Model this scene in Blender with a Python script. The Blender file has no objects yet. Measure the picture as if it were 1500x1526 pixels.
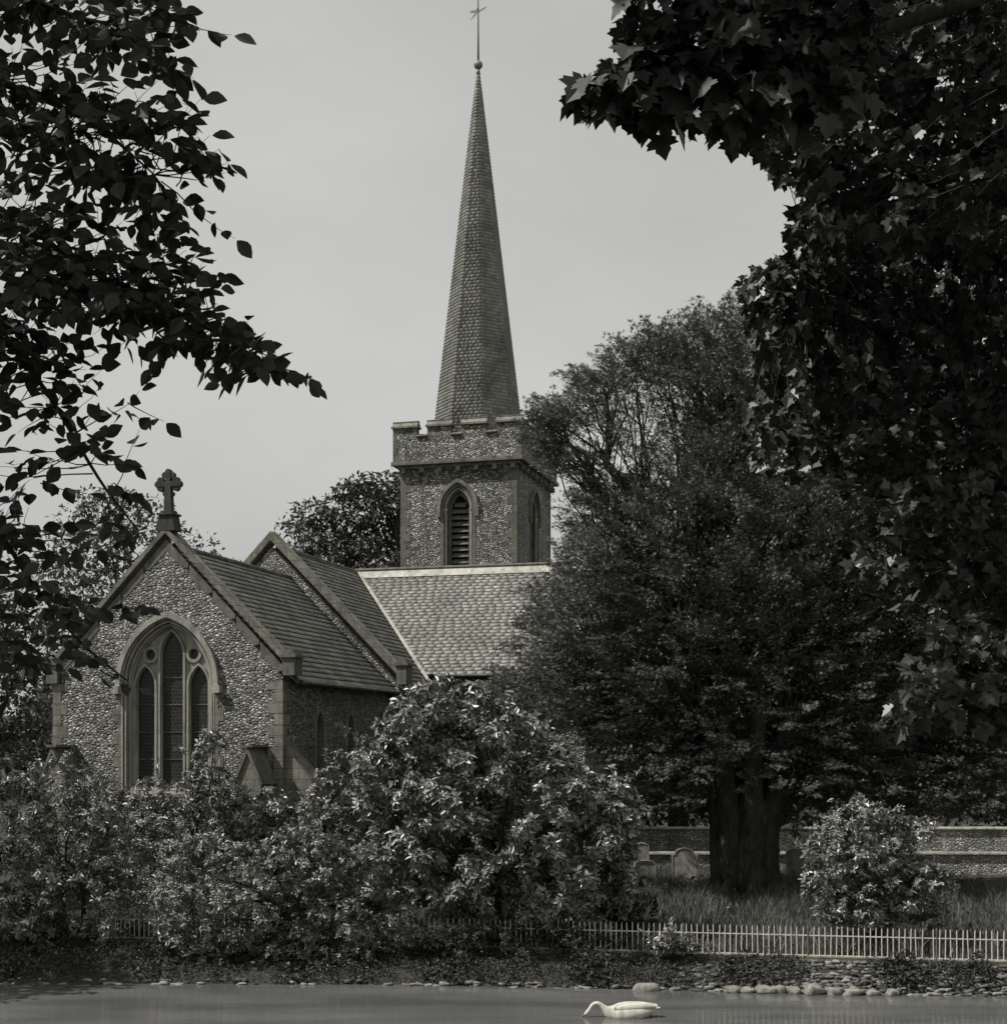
import bpy, math, random
import numpy as np
from mathutils import Vector, Matrix, geometry

random.seed(7)
rng = np.random.default_rng(7)
scene = bpy.context.scene
COL = scene.collection
R = math.radians

# ---------------------------------------------------------------- camera
F, HC, YH = 2100.0, 5.63, 1110.0            # focal length in photo pixels, eye height above the water, horizon row
cam = bpy.data.objects.new('camera', bpy.data.cameras.new('camera'))
COL.objects.link(cam)
cam.location = (0, 0, HC)
cam.rotation_euler = (R(90), 0, 0)
cam.data.sensor_fit = 'HORIZONTAL'
cam.data.sensor_width = 36
cam.data.lens = 36 * F / 1500
cam.data.shift_y = (YH - 763) / 1500
cam.data.clip_start = 0.1
cam.data.clip_end = 3000
scene.camera = cam

# ---------------------------------------------------------------- light
SUN_AZ = math.atan2(-0.975, -0.22)
SUN_EL = R(51)
world = bpy.data.worlds.new('World')
scene.world = world
world.use_nodes = True
wn, wl_ = world.node_tree.nodes, world.node_tree.links
bg = wn['Background']
sky = wn.new('ShaderNodeTexSky')
sky.sky_type = 'NISHITA'
sky.sun_disc = False
sky.sun_elevation = SUN_EL
sky.sun_rotation = SUN_AZ
sky.air_density = 1.0
sky.dust_density = 4.0
hs = wn.new('ShaderNodeHueSaturation')
hs.inputs['Saturation'].default_value = 0.0
mx = wn.new('ShaderNodeMix'); mx.data_type = 'RGBA'
mx.inputs[0].default_value = 0.80
mx.inputs[7].default_value = (5.66, 5.72, 5.56, 1)
wl_.new(sky.outputs[0], hs.inputs['Color'])
wl_.new(hs.outputs[0], mx.inputs[6])
tcw = wn.new('ShaderNodeTexCoord')
nzw = wn.new('ShaderNodeTexNoise'); nzw.inputs['Scale'].default_value = 1.6; nzw.inputs['Detail'].default_value = 5; nzw.inputs['Roughness'].default_value = 0.55
mpw = wn.new('ShaderNodeMapping'); mpw.inputs['Scale'].default_value = (1, 1, 2.2)
wl_.new(tcw.outputs['Generated'], mpw.inputs['Vector']); wl_.new(mpw.outputs[0], nzw.inputs['Vector'])
crw = wn.new('ShaderNodeValToRGB')
crw.color_ramp.elements[0].position = .3; crw.color_ramp.elements[0].color = (.84, .84, .85, 1)
crw.color_ramp.elements[1].position = .7; crw.color_ramp.elements[1].color = (1.12, 1.12, 1.11, 1)
wl_.new(nzw.outputs['Fac'], crw.inputs[0])
mlw = wn.new('ShaderNodeMix'); mlw.data_type = 'RGBA'; mlw.blend_type = 'MULTIPLY'; mlw.inputs[0].default_value = 1
wl_.new(mx.outputs[2], mlw.inputs[6]); wl_.new(crw.outputs[0], mlw.inputs[7])
wl_.new(mlw.outputs[2], bg.inputs['Color'])
bg.inputs['Strength'].default_value = 0.10

sund = bpy.data.lights.new('sun', 'SUN')
sund.energy = 5.0
sund.angle = R(0.5)
sund.color = (1.0, 0.985, 0.95)
sun = bpy.data.objects.new('sun', sund)
COL.objects.link(sun)
sdir = Vector((math.sin(SUN_AZ) * math.cos(SUN_EL), math.cos(SUN_AZ) * math.cos(SUN_EL), math.sin(SUN_EL)))
sun.rotation_euler = (-sdir).to_track_quat('-Z', 'Y').to_euler()
sun.location = (-20, -10, 40)

scene.view_settings.view_transform = 'Standard'
scene.view_settings.look = 'None'
scene.view_settings.exposure = 0
scene.view_settings.gamma = 1
scene.render.engine = 'CYCLES'
scene.cycles.max_bounces = 6
scene.cycles.transparent_max_bounces = 4


# ---------------------------------------------------------------- helpers: naming
def tag(o, label=None, cat=None, group=None, kind=None):
    if label: o['label'] = label
    if cat: o['category'] = cat
    if group: o['group'] = group
    if kind: o['kind'] = kind
    return o


def thing(name, label, cat, loc=(0, 0, 0), rotz=0.0, group=None):
    o = bpy.data.objects.new(name, None)
    o.empty_display_size = 0.3
    COL.objects.link(o)
    o.location = loc
    o.rotation_euler = (0, 0, rotz)
    return tag(o, label, cat, group)


def W(px, py, d):
    """photo pixel + distance -> world point"""
    return np.array([(px - 750) / F * d, d, HC - (py - YH) / F * d])


# ---------------------------------------------------------------- helpers: materials
def grey(v, warm=1.0):
    return (v * 1.0, v * 0.992, v * (0.94 * warm), 1)


class NT:
    def __init__(s, name):
        s.m = bpy.data.materials.new(name)
        s.m.use_nodes = True
        s.n, s.l = s.m.node_tree.nodes, s.m.node_tree.links
        s.b = s.n['Principled BSDF']
        s.out = s.n['Material Output']
        s.tc = s.n.new('ShaderNodeTexCoord')

    def add(s, t, **kw):
        n = s.n.new(t)
        for k, v in kw.items():
            setattr(n, k, v)
        return n

    def link(s, a, b):
        s.l.new(a, b)

    def mapping(s, scale=(1, 1, 1), src='Object'):
        mp = s.add('ShaderNodeMapping')
        mp.inputs['Scale'].default_value = scale
        s.link(s.tc.outputs[src], mp.inputs['Vector'])
        return mp.outputs[0]

    def noise(s, vec, scale, detail=4, rough=0.6):
        n = s.add('ShaderNodeTexNoise')
        n.inputs['Scale'].default_value = scale
        n.inputs['Detail'].default_value = detail
        n.inputs['Roughness'].default_value = rough
        s.link(vec, n.inputs['Vector'])
        return n.outputs['Fac']

    def ramp(s, fac, stops):
        r = s.add('ShaderNodeValToRGB')
        els = r.color_ramp.elements
        while len(els) < len(stops):
            els.new(0.5)
        for e, (p, c) in zip(els, stops):
            e.position = p
            e.color = c if hasattr(c, '__len__') else grey(c)
        s.link(fac, r.inputs[0])
        return r.outputs[0]

    def mul(s, a, b):
        n = s.add('ShaderNodeMix'); n.data_type = 'RGBA'; n.blend_type = 'MULTIPLY'
        n.inputs[0].default_value = 1
        s.link(a, n.inputs[6]); s.link(b, n.inputs[7])
        return n.outputs[2]

    def mix(s, f, a, b):
        n = s.add('ShaderNodeMix'); n.data_type = 'RGBA'
        s.link(f, n.inputs[0])
        for v, i in ((a, 6), (b, 7)):
            if hasattr(v, 'is_linked') or hasattr(v, 'links'):
                s.link(v, n.inputs[i])
            else:
                n.inputs[i].default_value = v
        return n.outputs[2]

    def bump(s, h, strength, dist):
        b = s.add('ShaderNodeBump')
        b.inputs['Strength'].default_value = strength
        b.inputs['Distance'].default_value = dist
        s.link(h, b.inputs['Height'])
        s.link(b.outputs[0], s.b.inputs['Normal'])

    def set(s, rough=0.8, spec=0.3, metal=0.0):
        s.b.inputs['Roughness'].default_value = rough
        s.b.inputs['Specular IOR Level'].default_value = spec
        s.b.inputs['Metallic'].default_value = metal


def m_flint(name, scale=9.0, lo=0.05, hi=0.62, mortar=0.075, thr=0.10):
    t = NT(name)
    v = t.mapping((0.85, 0.85, 1.45))
    nz = t.add('ShaderNodeTexNoise'); nz.inputs['Scale'].default_value = 5
    t.link(v, nz.inputs['Vector'])
    mxv = t.add('ShaderNodeMix'); mxv.data_type = 'RGBA'; mxv.blend_type = 'ADD'; mxv.inputs[0].default_value = 0.10
    t.link(v, mxv.inputs[6]); t.link(nz.outputs['Color'], mxv.inputs[7])
    vec = mxv.outputs[2]
    ve = t.add('ShaderNodeTexVoronoi', feature='DISTANCE_TO_EDGE'); ve.inputs['Scale'].default_value = scale
    vc = t.add('ShaderNodeTexVoronoi', feature='F1'); vc.inputs['Scale'].default_value = scale
    t.link(vec, ve.inputs['Vector']); t.link(vec, vc.inputs['Vector'])
    sep = t.add('ShaderNodeSeparateColor'); t.link(vc.outputs['Color'], sep.inputs[0])
    cell = t.ramp(sep.outputs[0], [(0.0, lo), (0.3, lo * 1.8), (0.52, hi * 0.5), (0.8, hi * 0.85), (1.0, hi)])
    mask = t.ramp(ve.outputs['Distance'], [(thr * 0.6, (0, 0, 0, 1)), (thr * 1.6, (1, 1, 1, 1))])
    big = t.noise(v, 0.55, 5, 0.65)
    bigr = t.ramp(big, [(0.30, 0.50), (0.5, 0.88), (0.7, 1.12)])
    st = t.noise(t.mapping((2.2, 2.2, 0.22)), 1.3, 5, 0.6)
    bigr = t.mul(bigr, t.ramp(st, [(0.34, 0.55), (0.5, 0.95), (0.7, 1.1)]))
    col = t.mix(mask, grey(mortar), cell)
    t.link(t.mul(col, bigr), t.b.inputs['Base Color'])
    t.set(0.55, 0.4)
    h = t.ramp(ve.outputs['Distance'], [(0.0, (0, 0, 0, 1)), (0.35, (1, 1, 1, 1))])
    t.bump(h, 0.9, 0.05)
    return t.m


def m_stone(name, v=0.26, var=0.35, scale=2.0, rough=0.85, bump=0.3, bdist=0.02, joints=False):
    t = NT(name)
    vec = t.mapping()
    a = t.noise(vec, scale, 6, 0.65)
    b = t.noise(vec, scale * 9, 4, 0.6)
    ca = t.ramp(a, [(0.25, v * (1 - var)), (0.5, v), (0.75, v * (1 + var * 0.7))])
    cb = t.ramp(b, [(0.3, 0.75), (0.7, 1.1)])
    col = t.mul(ca, cb)
    col = t.mul(col, t.ramp(t.noise(t.mapping((2.5, 2.5, 0.3)), 1.7, 5, 0.6), [(0.35, 0.62), (0.55, 1.0)]))
    if joints:
        sp = t.add('ShaderNodeSeparateXYZ'); t.link(vec, sp.inputs[0])
        ad = t.add('ShaderNodeMath', operation='ADD'); t.link(sp.outputs[0], ad.inputs[0]); t.link(sp.outputs[1], ad.inputs[1])
        cb_ = t.add('ShaderNodeCombineXYZ'); t.link(ad.outputs[0], cb_.inputs[0]); t.link(sp.outputs[2], cb_.inputs[1])
        br = t.add('ShaderNodeTexBrick'); br.inputs['Scale'].default_value = 1
        br.inputs['Brick Width'].default_value = 0.55; br.inputs['Row Height'].default_value = 0.31
        br.inputs['Mortar Size'].default_value = 0.010
        br.inputs['Color1'].default_value = grey(1.1); br.inputs['Color2'].default_value = grey(.8); br.inputs['Mortar'].default_value = grey(.45)
        t.link(cb_.outputs[0], br.inputs['Vector'])
        col = t.mul(col, br.outputs['Color'])
    t.link(col, t.b.inputs['Base Color'])
    t.set(rough, 0.25)
    t.bump(b, bump, bdist)
    return t.m


def m_island(name, v=0.2, var=0.45, rough=0.5, spec=0.4, transl=0.0, nscale=3.0, stain=0.3):
    """every loose piece of the mesh (a slate, a leaf) gets its own tone"""
    t = NT(name)
    g = t.add('ShaderNodeNewGeometry')
    r = t.ramp(g.outputs['Random Per Island'], [(0.0, v * (1 - var)), (0.5, v), (1.0, v * (1 + var))])
    n = t.noise(t.mapping(), nscale, 4, 0.6)
    nr = t.ramp(n, [(0.3, 1 - stain), (0.7, 1.0 + stain * 0.4)])
    col = t.mul(r, nr)
    t.link(col, t.b.inputs['Base Color'])
    t.set(rough, spec)
    if transl > 0:
        tr = t.add('ShaderNodeBsdfTranslucent')
        t.link(col, tr.inputs['Color'])
        ms = t.add('ShaderNodeMixShader'); ms.inputs[0].default_value = transl
        t.link(t.b.outputs[0], ms.inputs[1]); t.link(tr.outputs[0], ms.inputs[2])
        t.link(ms.outputs[0], t.out.inputs['Surface'])
    return t.m


def m_glass():
    t = NT('leaded_glass')
    vec = t.mapping((1, 1, 1))
    sw = t.add('ShaderNodeSeparateXYZ'); t.link(vec, sw.inputs[0])
    cb = t.add('ShaderNodeCombineXYZ')
    t.link(sw.outputs[0], cb.inputs[0]); t.link(sw.outputs[2], cb.inputs[1])
    br = t.add('ShaderNodeTexBrick')
    br.offset = 0.5
    br.inputs['Scale'].default_value = 1
    br.inputs['Brick Width'].default_value = 0.14
    br.inputs['Row Height'].default_value = 0.105
    br.inputs['Mortar Size'].default_value = 0.009
    br.inputs['Color1'].default_value = grey(0.018)
    br.inputs['Color2'].default_value = grey(0.028)
    br.inputs['Mortar'].default_value = grey(0.055)
    t.link(cb.outputs[0], br.inputs['Vector'])
    t.link(br.outputs['Color'], t.b.inputs['Base Color'])
    t.set(0.35, 0.35)
    n = t.noise(vec, 8, 2)
    t.bump(n, 0.4, 0.02)
    return t.m


def m_bark(name, v=0.07):
    t = NT(name)
    vec = t.mapping((1, 1, 0.22))
    a = t.noise(vec, 9, 6, 0.7)
    b = t.noise(t.mapping(), 1.2, 3)
    ca = t.ramp(a, [(0.3, v * 0.4), (0.55, v), (0.75, v * 1.8)])
    cb = t.ramp(b, [(0.3, 0.7), (0.7, 1.15)])
    t.link(t.mul(ca, cb), t.b.inputs['Base Color'])
    t.set(0.95, 0.1)
    t.bump(a, 0.8, 0.05)
    return t.m


def m_water():
    t = NT('pond_water')
    vec = t.mapping((0.6, 2.2, 1))
    a = t.noise(vec, 3.0, 3, 0.5)
    b = t.noise(vec, 0.35, 3, 0.5)
    t.link(t.ramp(b, [(0.35, 0.075), (0.65, 0.125)]), t.b.inputs['Base Color'])
    t.set(0.05, 0.5)
    t.b.inputs['IOR'].default_value = 1.33
    t.bump(a, 0.16, 0.05)
    return t.m


def m_ground():
    t = NT('churchyard_soil_and_turf')
    vec = t.mapping()
    a = t.noise(vec, 0.6, 6, 0.7)
    b = t.noise(vec, 12, 4, 0.7)
    ca = t.ramp(a, [(0.3, 0.03), (0.6, 0.06), (0.8, 0.09)])
    cb = t.ramp(b, [(0.3, 0.6), (0.7, 1.3)])
    t.link(t.mul(ca, cb), t.b.inputs['Base Color'])
    t.set(0.95, 0.1)
    t.bump(b, 0.7, 0.06)
    return t.m


M = dict(
    flint=m_flint('flint_rubble_wall', 9.6, 0.07, 0.55, 0.095),
    flint_tower=m_flint('flint_tower_wall', 9.8, 0.10, 0.74, 0.06, 0.11),
    flint_low=m_flint('flint_boundary_wall', 9.0, 0.22, 0.85, 0.25, 0.09),  # tone raised to paint in sunlight that the shaded wall misses
    stone=m_stone('dressed_stone', 0.21, 0.45, 2.2, bump=.6, joints=True),
    cross=m_stone('blackened_stone', 0.055, 0.4, 4, bump=.5),
    grave=m_stone('brightened_gravestone', 0.38, 0.5, 3.5, bump=.6),  # sunlight put into the pale tone, since the stones stand in shade
    stone_pale=m_stone('pale_window_stone', 0.33, 0.3, 3.0),
    stone_dark=m_stone('weathered_stone', 0.15, 0.5, 3.0, bump=.6),
    slate_dark=m_island('chancel_stone_slates', 0.33, 0.28, 0.6, 0.3, 0, 1.1, 0.35),
    slate_pale=m_island('pale_stone_slates', 0.35, 0.11, 0.7, 0.2, 0, 0.8, 0.45),  # slightly paler and more even than the chancel slates
    shingle=m_island('oak_shingles', 0.33, 0.22, 0.7, 0.2, 0, 0.6, 0.35),
    lead=m_stone('roof_lead', 0.42, 0.35, 2.0, 0.5, 0.1),
    wood=m_stone('louvre_boards', 0.13, 0.35, 5.0),
    dark=m_stone('dark_interior', 0.012, 0.2, 2.0),
    glass=m_glass(),
    iron=m_stone('iron_vane', 0.07, 0.3, 6, 0.5),
    gilt=m_stone('dull_gilt', 0.30, 0.2, 6, 0.4),
    paint=m_stone('white_painted_iron', 0.72, 0.25, 9, 0.6, 0.3, 0.005),
    bark=m_bark('tree_bark', 0.07),
    bark_yew=m_bark('yew_bark', 0.060),
    twig=m_bark('twig_bark', 0.035),
    leaf_beech=m_island('beech_leaf', 0.075, 0.4, 0.5, 0.25, 0.12, 6, 0.1),
    leaf_maple=m_island('maple_leaf', 0.065, 0.5, 0.42, 0.35, 0.08, 6, 0.2),
    leaf_yew=m_island('yew_spray', 0.10, 0.55, 0.5, 0.35, 0.12, 1.0, 0.3),
    leaf_laurel=m_island('laurel_leaf', 0.185, 0.55, 0.42, 0.9, 0.04, 1.0, 0.3),
    leaf_shrub=m_island('shrub_leaf', 0.185, 0.6, 0.45, 0.8, 0.05, 1.0, 0.3),
    leaf_far=m_island('far_tree_leaf', 0.075, 0.55, 0.5, 0.35, 0.15, 0.5, 0.35),
    leaf_pale=m_island('haze_pale_leaf', 0.12, 0.5, 0.5, 0.35, 0.2, 0.5, 0.35),  # haze put into a paler leaf colour
    leaf_shade=m_island('shade_dark_leaf', 0.045, 0.55, 0.6, 0.3, 0.05, 1.0, 0.3),  # dark leaf colour that stands in for shade under the laurel
    grass=m_island('long_grass', 0.13, 0.5, 0.6, 0.3, 0.2, 0.8, 0.4),
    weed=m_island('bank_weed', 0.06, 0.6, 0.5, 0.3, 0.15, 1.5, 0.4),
    rubble=m_island('bank_stone', 0.17, 0.7, 0.8, 0.2, 0, 6, 0.4),
    boulder=m_stone('pale_boulder', 0.30, 0.5, 6, 0.8, 0.6, 0.05),
    swan=m_stone('white_feathers', 0.70, 0.12, 9, 0.9, 0.8, 0.03),
    bill=m_stone('swan_bill', 0.15, 0.2, 12),
    water=m_water(),
    ground=m_ground(),
)


# ---------------------------------------------------------------- helpers: geometry
def link_mesh(name, verts, faces, mat, parent=None, smooth=False):
    me = bpy.data.meshes.new(name)
    me.from_pydata([tuple(v) for v in verts], [], faces)
    me.update()
    if smooth:
        me.polygons.foreach_set('use_smooth', [True] * len(me.polygons))
    me.materials.append(mat)
    o = bpy.data.objects.new(name, me)
    COL.objects.link(o)
    if parent: o.parent = parent
    return o


def np_mesh(name, V, loops, starts, totals, mat, parent=None, smooth=False):
    me = bpy.data.meshes.new(name)
    me.vertices.add(len(V)); me.vertices.foreach_set('co', np.asarray(V, np.float32).ravel())
    me.loops.add(len(loops)); me.loops.foreach_set('vertex_index', np.asarray(loops, np.int32))
    me.polygons.add(len(starts))
    me.polygons.foreach_set('loop_start', np.asarray(starts, np.int32))
    me.polygons.foreach_set('loop_total', np.asarray(totals, np.int32))
    if smooth:
        me.polygons.foreach_set('use_smooth', [True] * len(starts))
    me.update(calc_edges=True)
    me.materials.append(mat)
    o = bpy.data.objects.new(name, me)
    COL.objects.link(o)
    if parent: o.parent = parent
    return o


class MB:
    def __init__(s):
        s.v, s.f = [], []

    def raw(s, vs, fs):
        n = len(s.v)
        s.v += [tuple(map(float, v)) for v in vs]
        s.f += [tuple(i + n for i in f) for f in fs]
        return s

    def box(s, x0, x1, y0, y1, z0, z1):
        return s.raw([(x0, y0, z0), (x1, y0, z0), (x1, y1, z0), (x0, y1, z0), (x0, y0, z1), (x1, y0, z1), (x1, y1, z1), (x0, y1, z1)],
                     [(0, 3, 2, 1), (4, 5, 6, 7), (0, 1, 5, 4), (1, 2, 6, 5), (2, 3, 7, 6), (3, 0, 4, 7)])

    def plate(s, outer, y0, y1, holes=(), axis='y'):
        """an outline in (x,z) with holes, thick from y0 to y1; axis 'x' swaps to (y,z) outline, thick along x"""
        loops = [list(outer)] + [list(h) for h in holes]
        tri = geometry.tessellate_polygon([[Vector((p[0], p[1], 0)) for p in l] for l in loops])
        flat = [p for l in loops for p in l]
        n = len(flat)
        mk = (lambda a, b, t: (a, t, b)) if axis == 'y' else (lambda a, b, t: (t, a, b))
        vs = [mk(a, b, y0) for a, b in flat] + [mk(a, b, y1) for a, b in flat]
        fs = [tuple(t) for t in tri] + [tuple(i + n for i in reversed(t)) for t in tri]
        k = 0
        for l in loops:
            m = len(l)
            for i in range(m):
                j = (i + 1) % m
                fs.append((k + i, k + j, k + j + n, k + i + n))
            k += m
        return s.raw(vs, fs)

    def tube(s, pts, rad, sides=6, cap=True):
        pts = [Vector(p) for p in pts]
        vs, fs = [], []
        ref = Vector((0, 0, 1))
        d0 = (pts[1] - pts[0]).normalized()
        if abs(d0.dot(ref)) > 0.9: ref = Vector((1, 0, 0))
        u = d0.cross(ref).normalized()
        for i, p in enumerate(pts):
            d = (pts[min(i + 1, len(pts) - 1)] - pts[max(i - 1, 0)])
            if d.length < 1e-9: d = d0
            d.normalize()
            u = (u - d * u.dot(d))
            if u.length < 1e-6: u = d.orthogonal()
            u.normalize()
            w = d.cross(u)
            r = rad[i] if hasattr(rad, '__len__') else rad
            for k in range(sides):
                a = 2 * math.pi * k / sides
                vs.append(p + (u * math.cos(a) + w * math.sin(a)) * r)
        for i in range(len(pts) - 1):
            for k in range(sides):
                a, b = i * sides + k, i * sides + (k + 1) % sides
                fs.append((a, b, b + sides, a + sides))
        if cap:
            fs.append(tuple(reversed(range(sides))))
            m = (len(pts) - 1) * sides
            fs.append(tuple(range(m, m + sides)))
        return s.raw(vs, fs)

    def lathe(s, cx, cy, prof, sides=16):
        vs, fs = [], []
        for r, z in prof:
            for k in range(sides):
                a = 2 * math.pi * k / sides
                vs.append((cx + r * math.cos(a), cy + r * math.sin(a), z))
        for i in range(len(prof) - 1):
            for k in range(sides):
                a, b = i * sides + k, i * sides + (k + 1) % sides
                fs.append((a, b, b + sides, a + sides))
        fs.append(tuple(reversed(range(sides))))
        m = (len(prof) - 1) * sides
        fs.append(tuple(range(m, m + sides)))
        return s.raw(vs, fs)

    def build(s, name, mat, parent=None, smooth=False):
        return link_mesh(name, s.v, s.f, mat, parent, smooth)


def arch(xc, w, z0, zs, za, n=12):
    """pointed arch outline, counter-clockwise from bottom left"""
    h = za - zs
    Rr = (h * h + w * w) / (2 * w)
    pts = [(xc - w, z0), (xc + w, z0)]
    a1 = math.asin(min(1, h / Rr)) if Rr >= w else math.pi / 2
    cr = xc + w - Rr
    amax = math.atan2(h, xc - cr)
    right = [(cr + Rr * math.cos(amax * i / n), zs + Rr * math.sin(amax * i / n)) for i in range(n + 1)]
    pts += right
    pts += [(2 * xc - x, z) for x, z in reversed(right[:-1])]
    return pts


def archcurve(xc, w, zs, za, n=12):
    return arch(xc, w, zs - 1, zs, za, n)[2:]       # right spring -> apex -> left spring


def ring(mb, xc, w1, w2, z0, zs, za1, za2, y0, y1, axis='y', n=14):
    """flat moulding that follows a pointed arch and its jambs: w1 outer, w2 inner"""
    o = arch(xc, w1, z0, zs, za1, n)
    i = arch(xc, w2, z0, zs, za2, n)
    a = o[1:] + [o[0]]
    b = i[1:] + [i[0]]
    mk = (lambda p, t: (p[0], t, p[1])) if axis == 'y' else (lambda p, t: (t, p[0], p[1]))
    vs, fs = [], []
    for p, q in zip(a, b):
        vs += [mk(p, y0), mk(q, y0), mk(p, y1), mk(q, y1)]
    m = len(a)
    for k in range(m - 1):
        s, t = 4 * k, 4 * (k + 1)
        fs += [(s, t, t + 1, s + 1), (s + 2, s + 3, t + 3, t + 2), (s, s + 2, t + 2, t), (s + 1, t + 1, t + 3, s + 3)]
    fs += [(0, 1, 3, 2), (4 * m - 4, 4 * m - 2, 4 * m - 1, 4 * m - 3)]
    return mb.raw(vs, fs)


# leaf outlines: (along, across, lift) per half; mirrored for the other half
def leaf_template(half, fold=0.25, curl=0.0):
    V, Fc = [], []
    k = 0
    for sgn in (1, -1):
        idx = []
        for x, y in half:
            V.append((x, y * sgn, abs(y) * fold - curl * x * x)); idx.append(k); k += 1
        Fc.append(idx if sgn > 0 else idx[::-1])
    return np.array(V, float), Fc


T_BEECH = leaf_template([(0, 0), (0.12, 0.14), (0.35, 0.30), (0.58, 0.31), (0.8, 0.18), (1.0, 0)], 0.25, 0.12)
T_MAPLE = leaf_template([(0, 0), (-0.10, 0.28), (0.02, 0.50), (0.16, 0.36), (0.34, 0.62), (0.42, 0.56), (0.56, 0.66), (0.54, 0.30), (0.68, 0.32), (0.76, 0.20), (1.0, 0)], 0.22, 0.18)
T_LAUREL = leaf_template([(0, 0), (0.22, 0.18), (0.55, 0.25), (0.85, 0.13), (1.0, 0)], 0.22, 0.30)
T_RHOMB = leaf_template([(0, 0), (0.45, 0.27), (1.0, 0)], 0.3, 0.2)
_s = []
for k, (a, l) in enumerate([(-0.55, 0.75), (-0.2, 0.95), (0.12, 1.0), (0.45, 0.8)]):
    c, s_ = math.cos(a), math.sin(a)
    _s.append([(0, 0, 0), (l * .5 * c - .055 * s_, l * .5 * s_ + .055 * c, .04), (l * c, l * s_, -.10), (l * .5 * c + .055 * s_, l * .5 * s_ - .055 * c, .04)])
T_SPRAY = (np.array([p for q in _s for p in q], float), [[4 * i, 4 * i + 1, 4 * i + 2, 4 * i + 3] for i in range(4)])


def unit(a):
    return a / np.maximum(np.linalg.norm(a, axis=-1, keepdims=True), 1e-9)


def leaves(name, pos, tip, nrm, size, tpl, mat, parent=None):
    V, Fc = tpl
    X = unit(tip)
    Z = nrm - X * np.sum(nrm * X, axis=1, keepdims=True)
    Z = unit(Z)
    Y = np.cross(Z, X)
    N, K = len(pos), len(V)
    size = np.broadcast_to(size, (N,))
    wid = rng.uniform(0.8, 1.15, N)
    out = pos[:, None, :] + size[:, None, None] * (V[None, :, 0, None] * X[:, None, :] + (V[None, :, 1, None] * wid[:, None, None]) * Y[:, None, :] + V[None, :, 2, None] * Z[:, None, :])
    fl = np.concatenate([np.array(f) for f in Fc])
    tot = np.array([len(f) for f in Fc])
    loops = (fl[None, :] + (np.arange(N) * K)[:, None]).ravel()
    totals = np.tile(tot, N)
    starts = np.concatenate([[0], np.cumsum(totals)[:-1]])
    return np_mesh(name, out.reshape(-1, 3), loops, starts, totals, mat, parent)


def inside(poly, P):
    poly = np.asarray(poly, float)
    x, y = P[:, 0], P[:, 1]
    res = np.zeros(len(P), bool)
    j = len(poly) - 1
    for i in range(len(poly)):
        xi, yi = poly[i]; xj, yj = poly[j]
        c = ((yi > y) != (yj > y)) & (x < (xj - xi) * (y - yi) / (yj - yi + 1e-9) + xi)
        res ^= c
        j = i
    return res


def edgedist(poly, P):
    poly = np.asarray(poly, float)
    best = np.full(len(P), 1e9)
    for i in range(len(poly)):
        a, b = poly[i - 1], poly[i]
        ab = b - a
        t = np.clip(((P - a) @ ab) / (ab @ ab + 1e-9), 0, 1)
        d = np.linalg.norm(P - (a + t[:, None] * ab), axis=1)
        best = np.minimum(best, d)
    return best


def fill(poly, n, inset=0.0, mind=0.0, holes=()):
    """random points inside an outline given in photo pixels"""
    poly = np.asarray(poly, float)
    lo, hi = poly.min(0), poly.max(0)
    C = rng.uniform(lo, hi, (n * 12, 2))
    C = C[inside(poly, C)]
    e = edgedist(poly, C)
    C, e = C[e > inset], e[e > inset]
    for hx, hy, hr, hv in holes:
        k = ((C[:, 0] - hx) / hr) ** 2 + ((C[:, 1] - hy) / hv) ** 2 > 1
        C, e = C[k], e[k]
    if mind > 0:
        keep, pts = [], np.zeros((0, 2))
        for i in range(len(C)):
            if len(keep) >= n: break
            if len(keep) == 0 or np.min(np.sum((C[keep] - C[i]) ** 2, axis=1)) > mind * mind:
                keep.append(i)
        return C[keep], e[keep]
    return C[:n], e[:n]


def cluster(Pts, k):
    c = Pts[rng.choice(len(Pts), k, replace=False)]
    for _ in range(8):
        d = np.linalg.norm(Pts[:, None] - c[None], axis=2)
        a = d.argmin(1)
        for i in range(k):
            if (a == i).any(): c[i] = Pts[a == i].mean(0)
    return c, a


def curve(a, b, sag=0.1, n=6, wob=0.03):
    a, b = np.asarray(a, float), np.asarray(b, float)
    L = np.linalg.norm(b - a)
    t = np.linspace(0, 1, n)[:, None]
    p = a + (b - a) * t
    p[:, 2] += (np.sin(t[:, 0] * math.pi)) * sag * L
    p[1:-1] += rng.normal(0, wob * L, (n - 2, 3))
    return p


def skeleton(mb, base_pts, base_r, centres, k, r_end=0.02, sides=6, sag=0.10):
    """trunk line, k limbs that leave it along its upper part, twigs from the limbs to every leaf clump"""
    mb.tube(base_pts, base_r, 9)
    bp = [np.asarray(p, float) for p in base_pts]
    top, mid = bp[-1], bp[len(bp) // 2]
    cc, a = cluster(centres, k)
    for i in range(k):
        mem = centres[a == i]
        if not len(mem): continue
        t = rng.uniform(0, 1)
        st = mid * (1 - t) + top * t
        L = np.linalg.norm(cc[i] - st)
        pts = curve(st, cc[i], sag, 7, 0.035)
        r0 = min(base_r[-1] * 0.9, 0.035 * L + 0.03)
        rr = np.linspace(r0, max(r_end * 1.6, r0 * 0.3), 7)
        mb.tube(pts, list(rr), sides, False)
        for c in mem:
            j = rng.integers(3, 7)
            s = pts[j]
            mb.tube(curve(s, c, 0.06, 5, 0.05), list(np.linspace(min(rr[j] * .6, r_end * 2.2), r_end * .4, 5)), 4, False)


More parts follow.
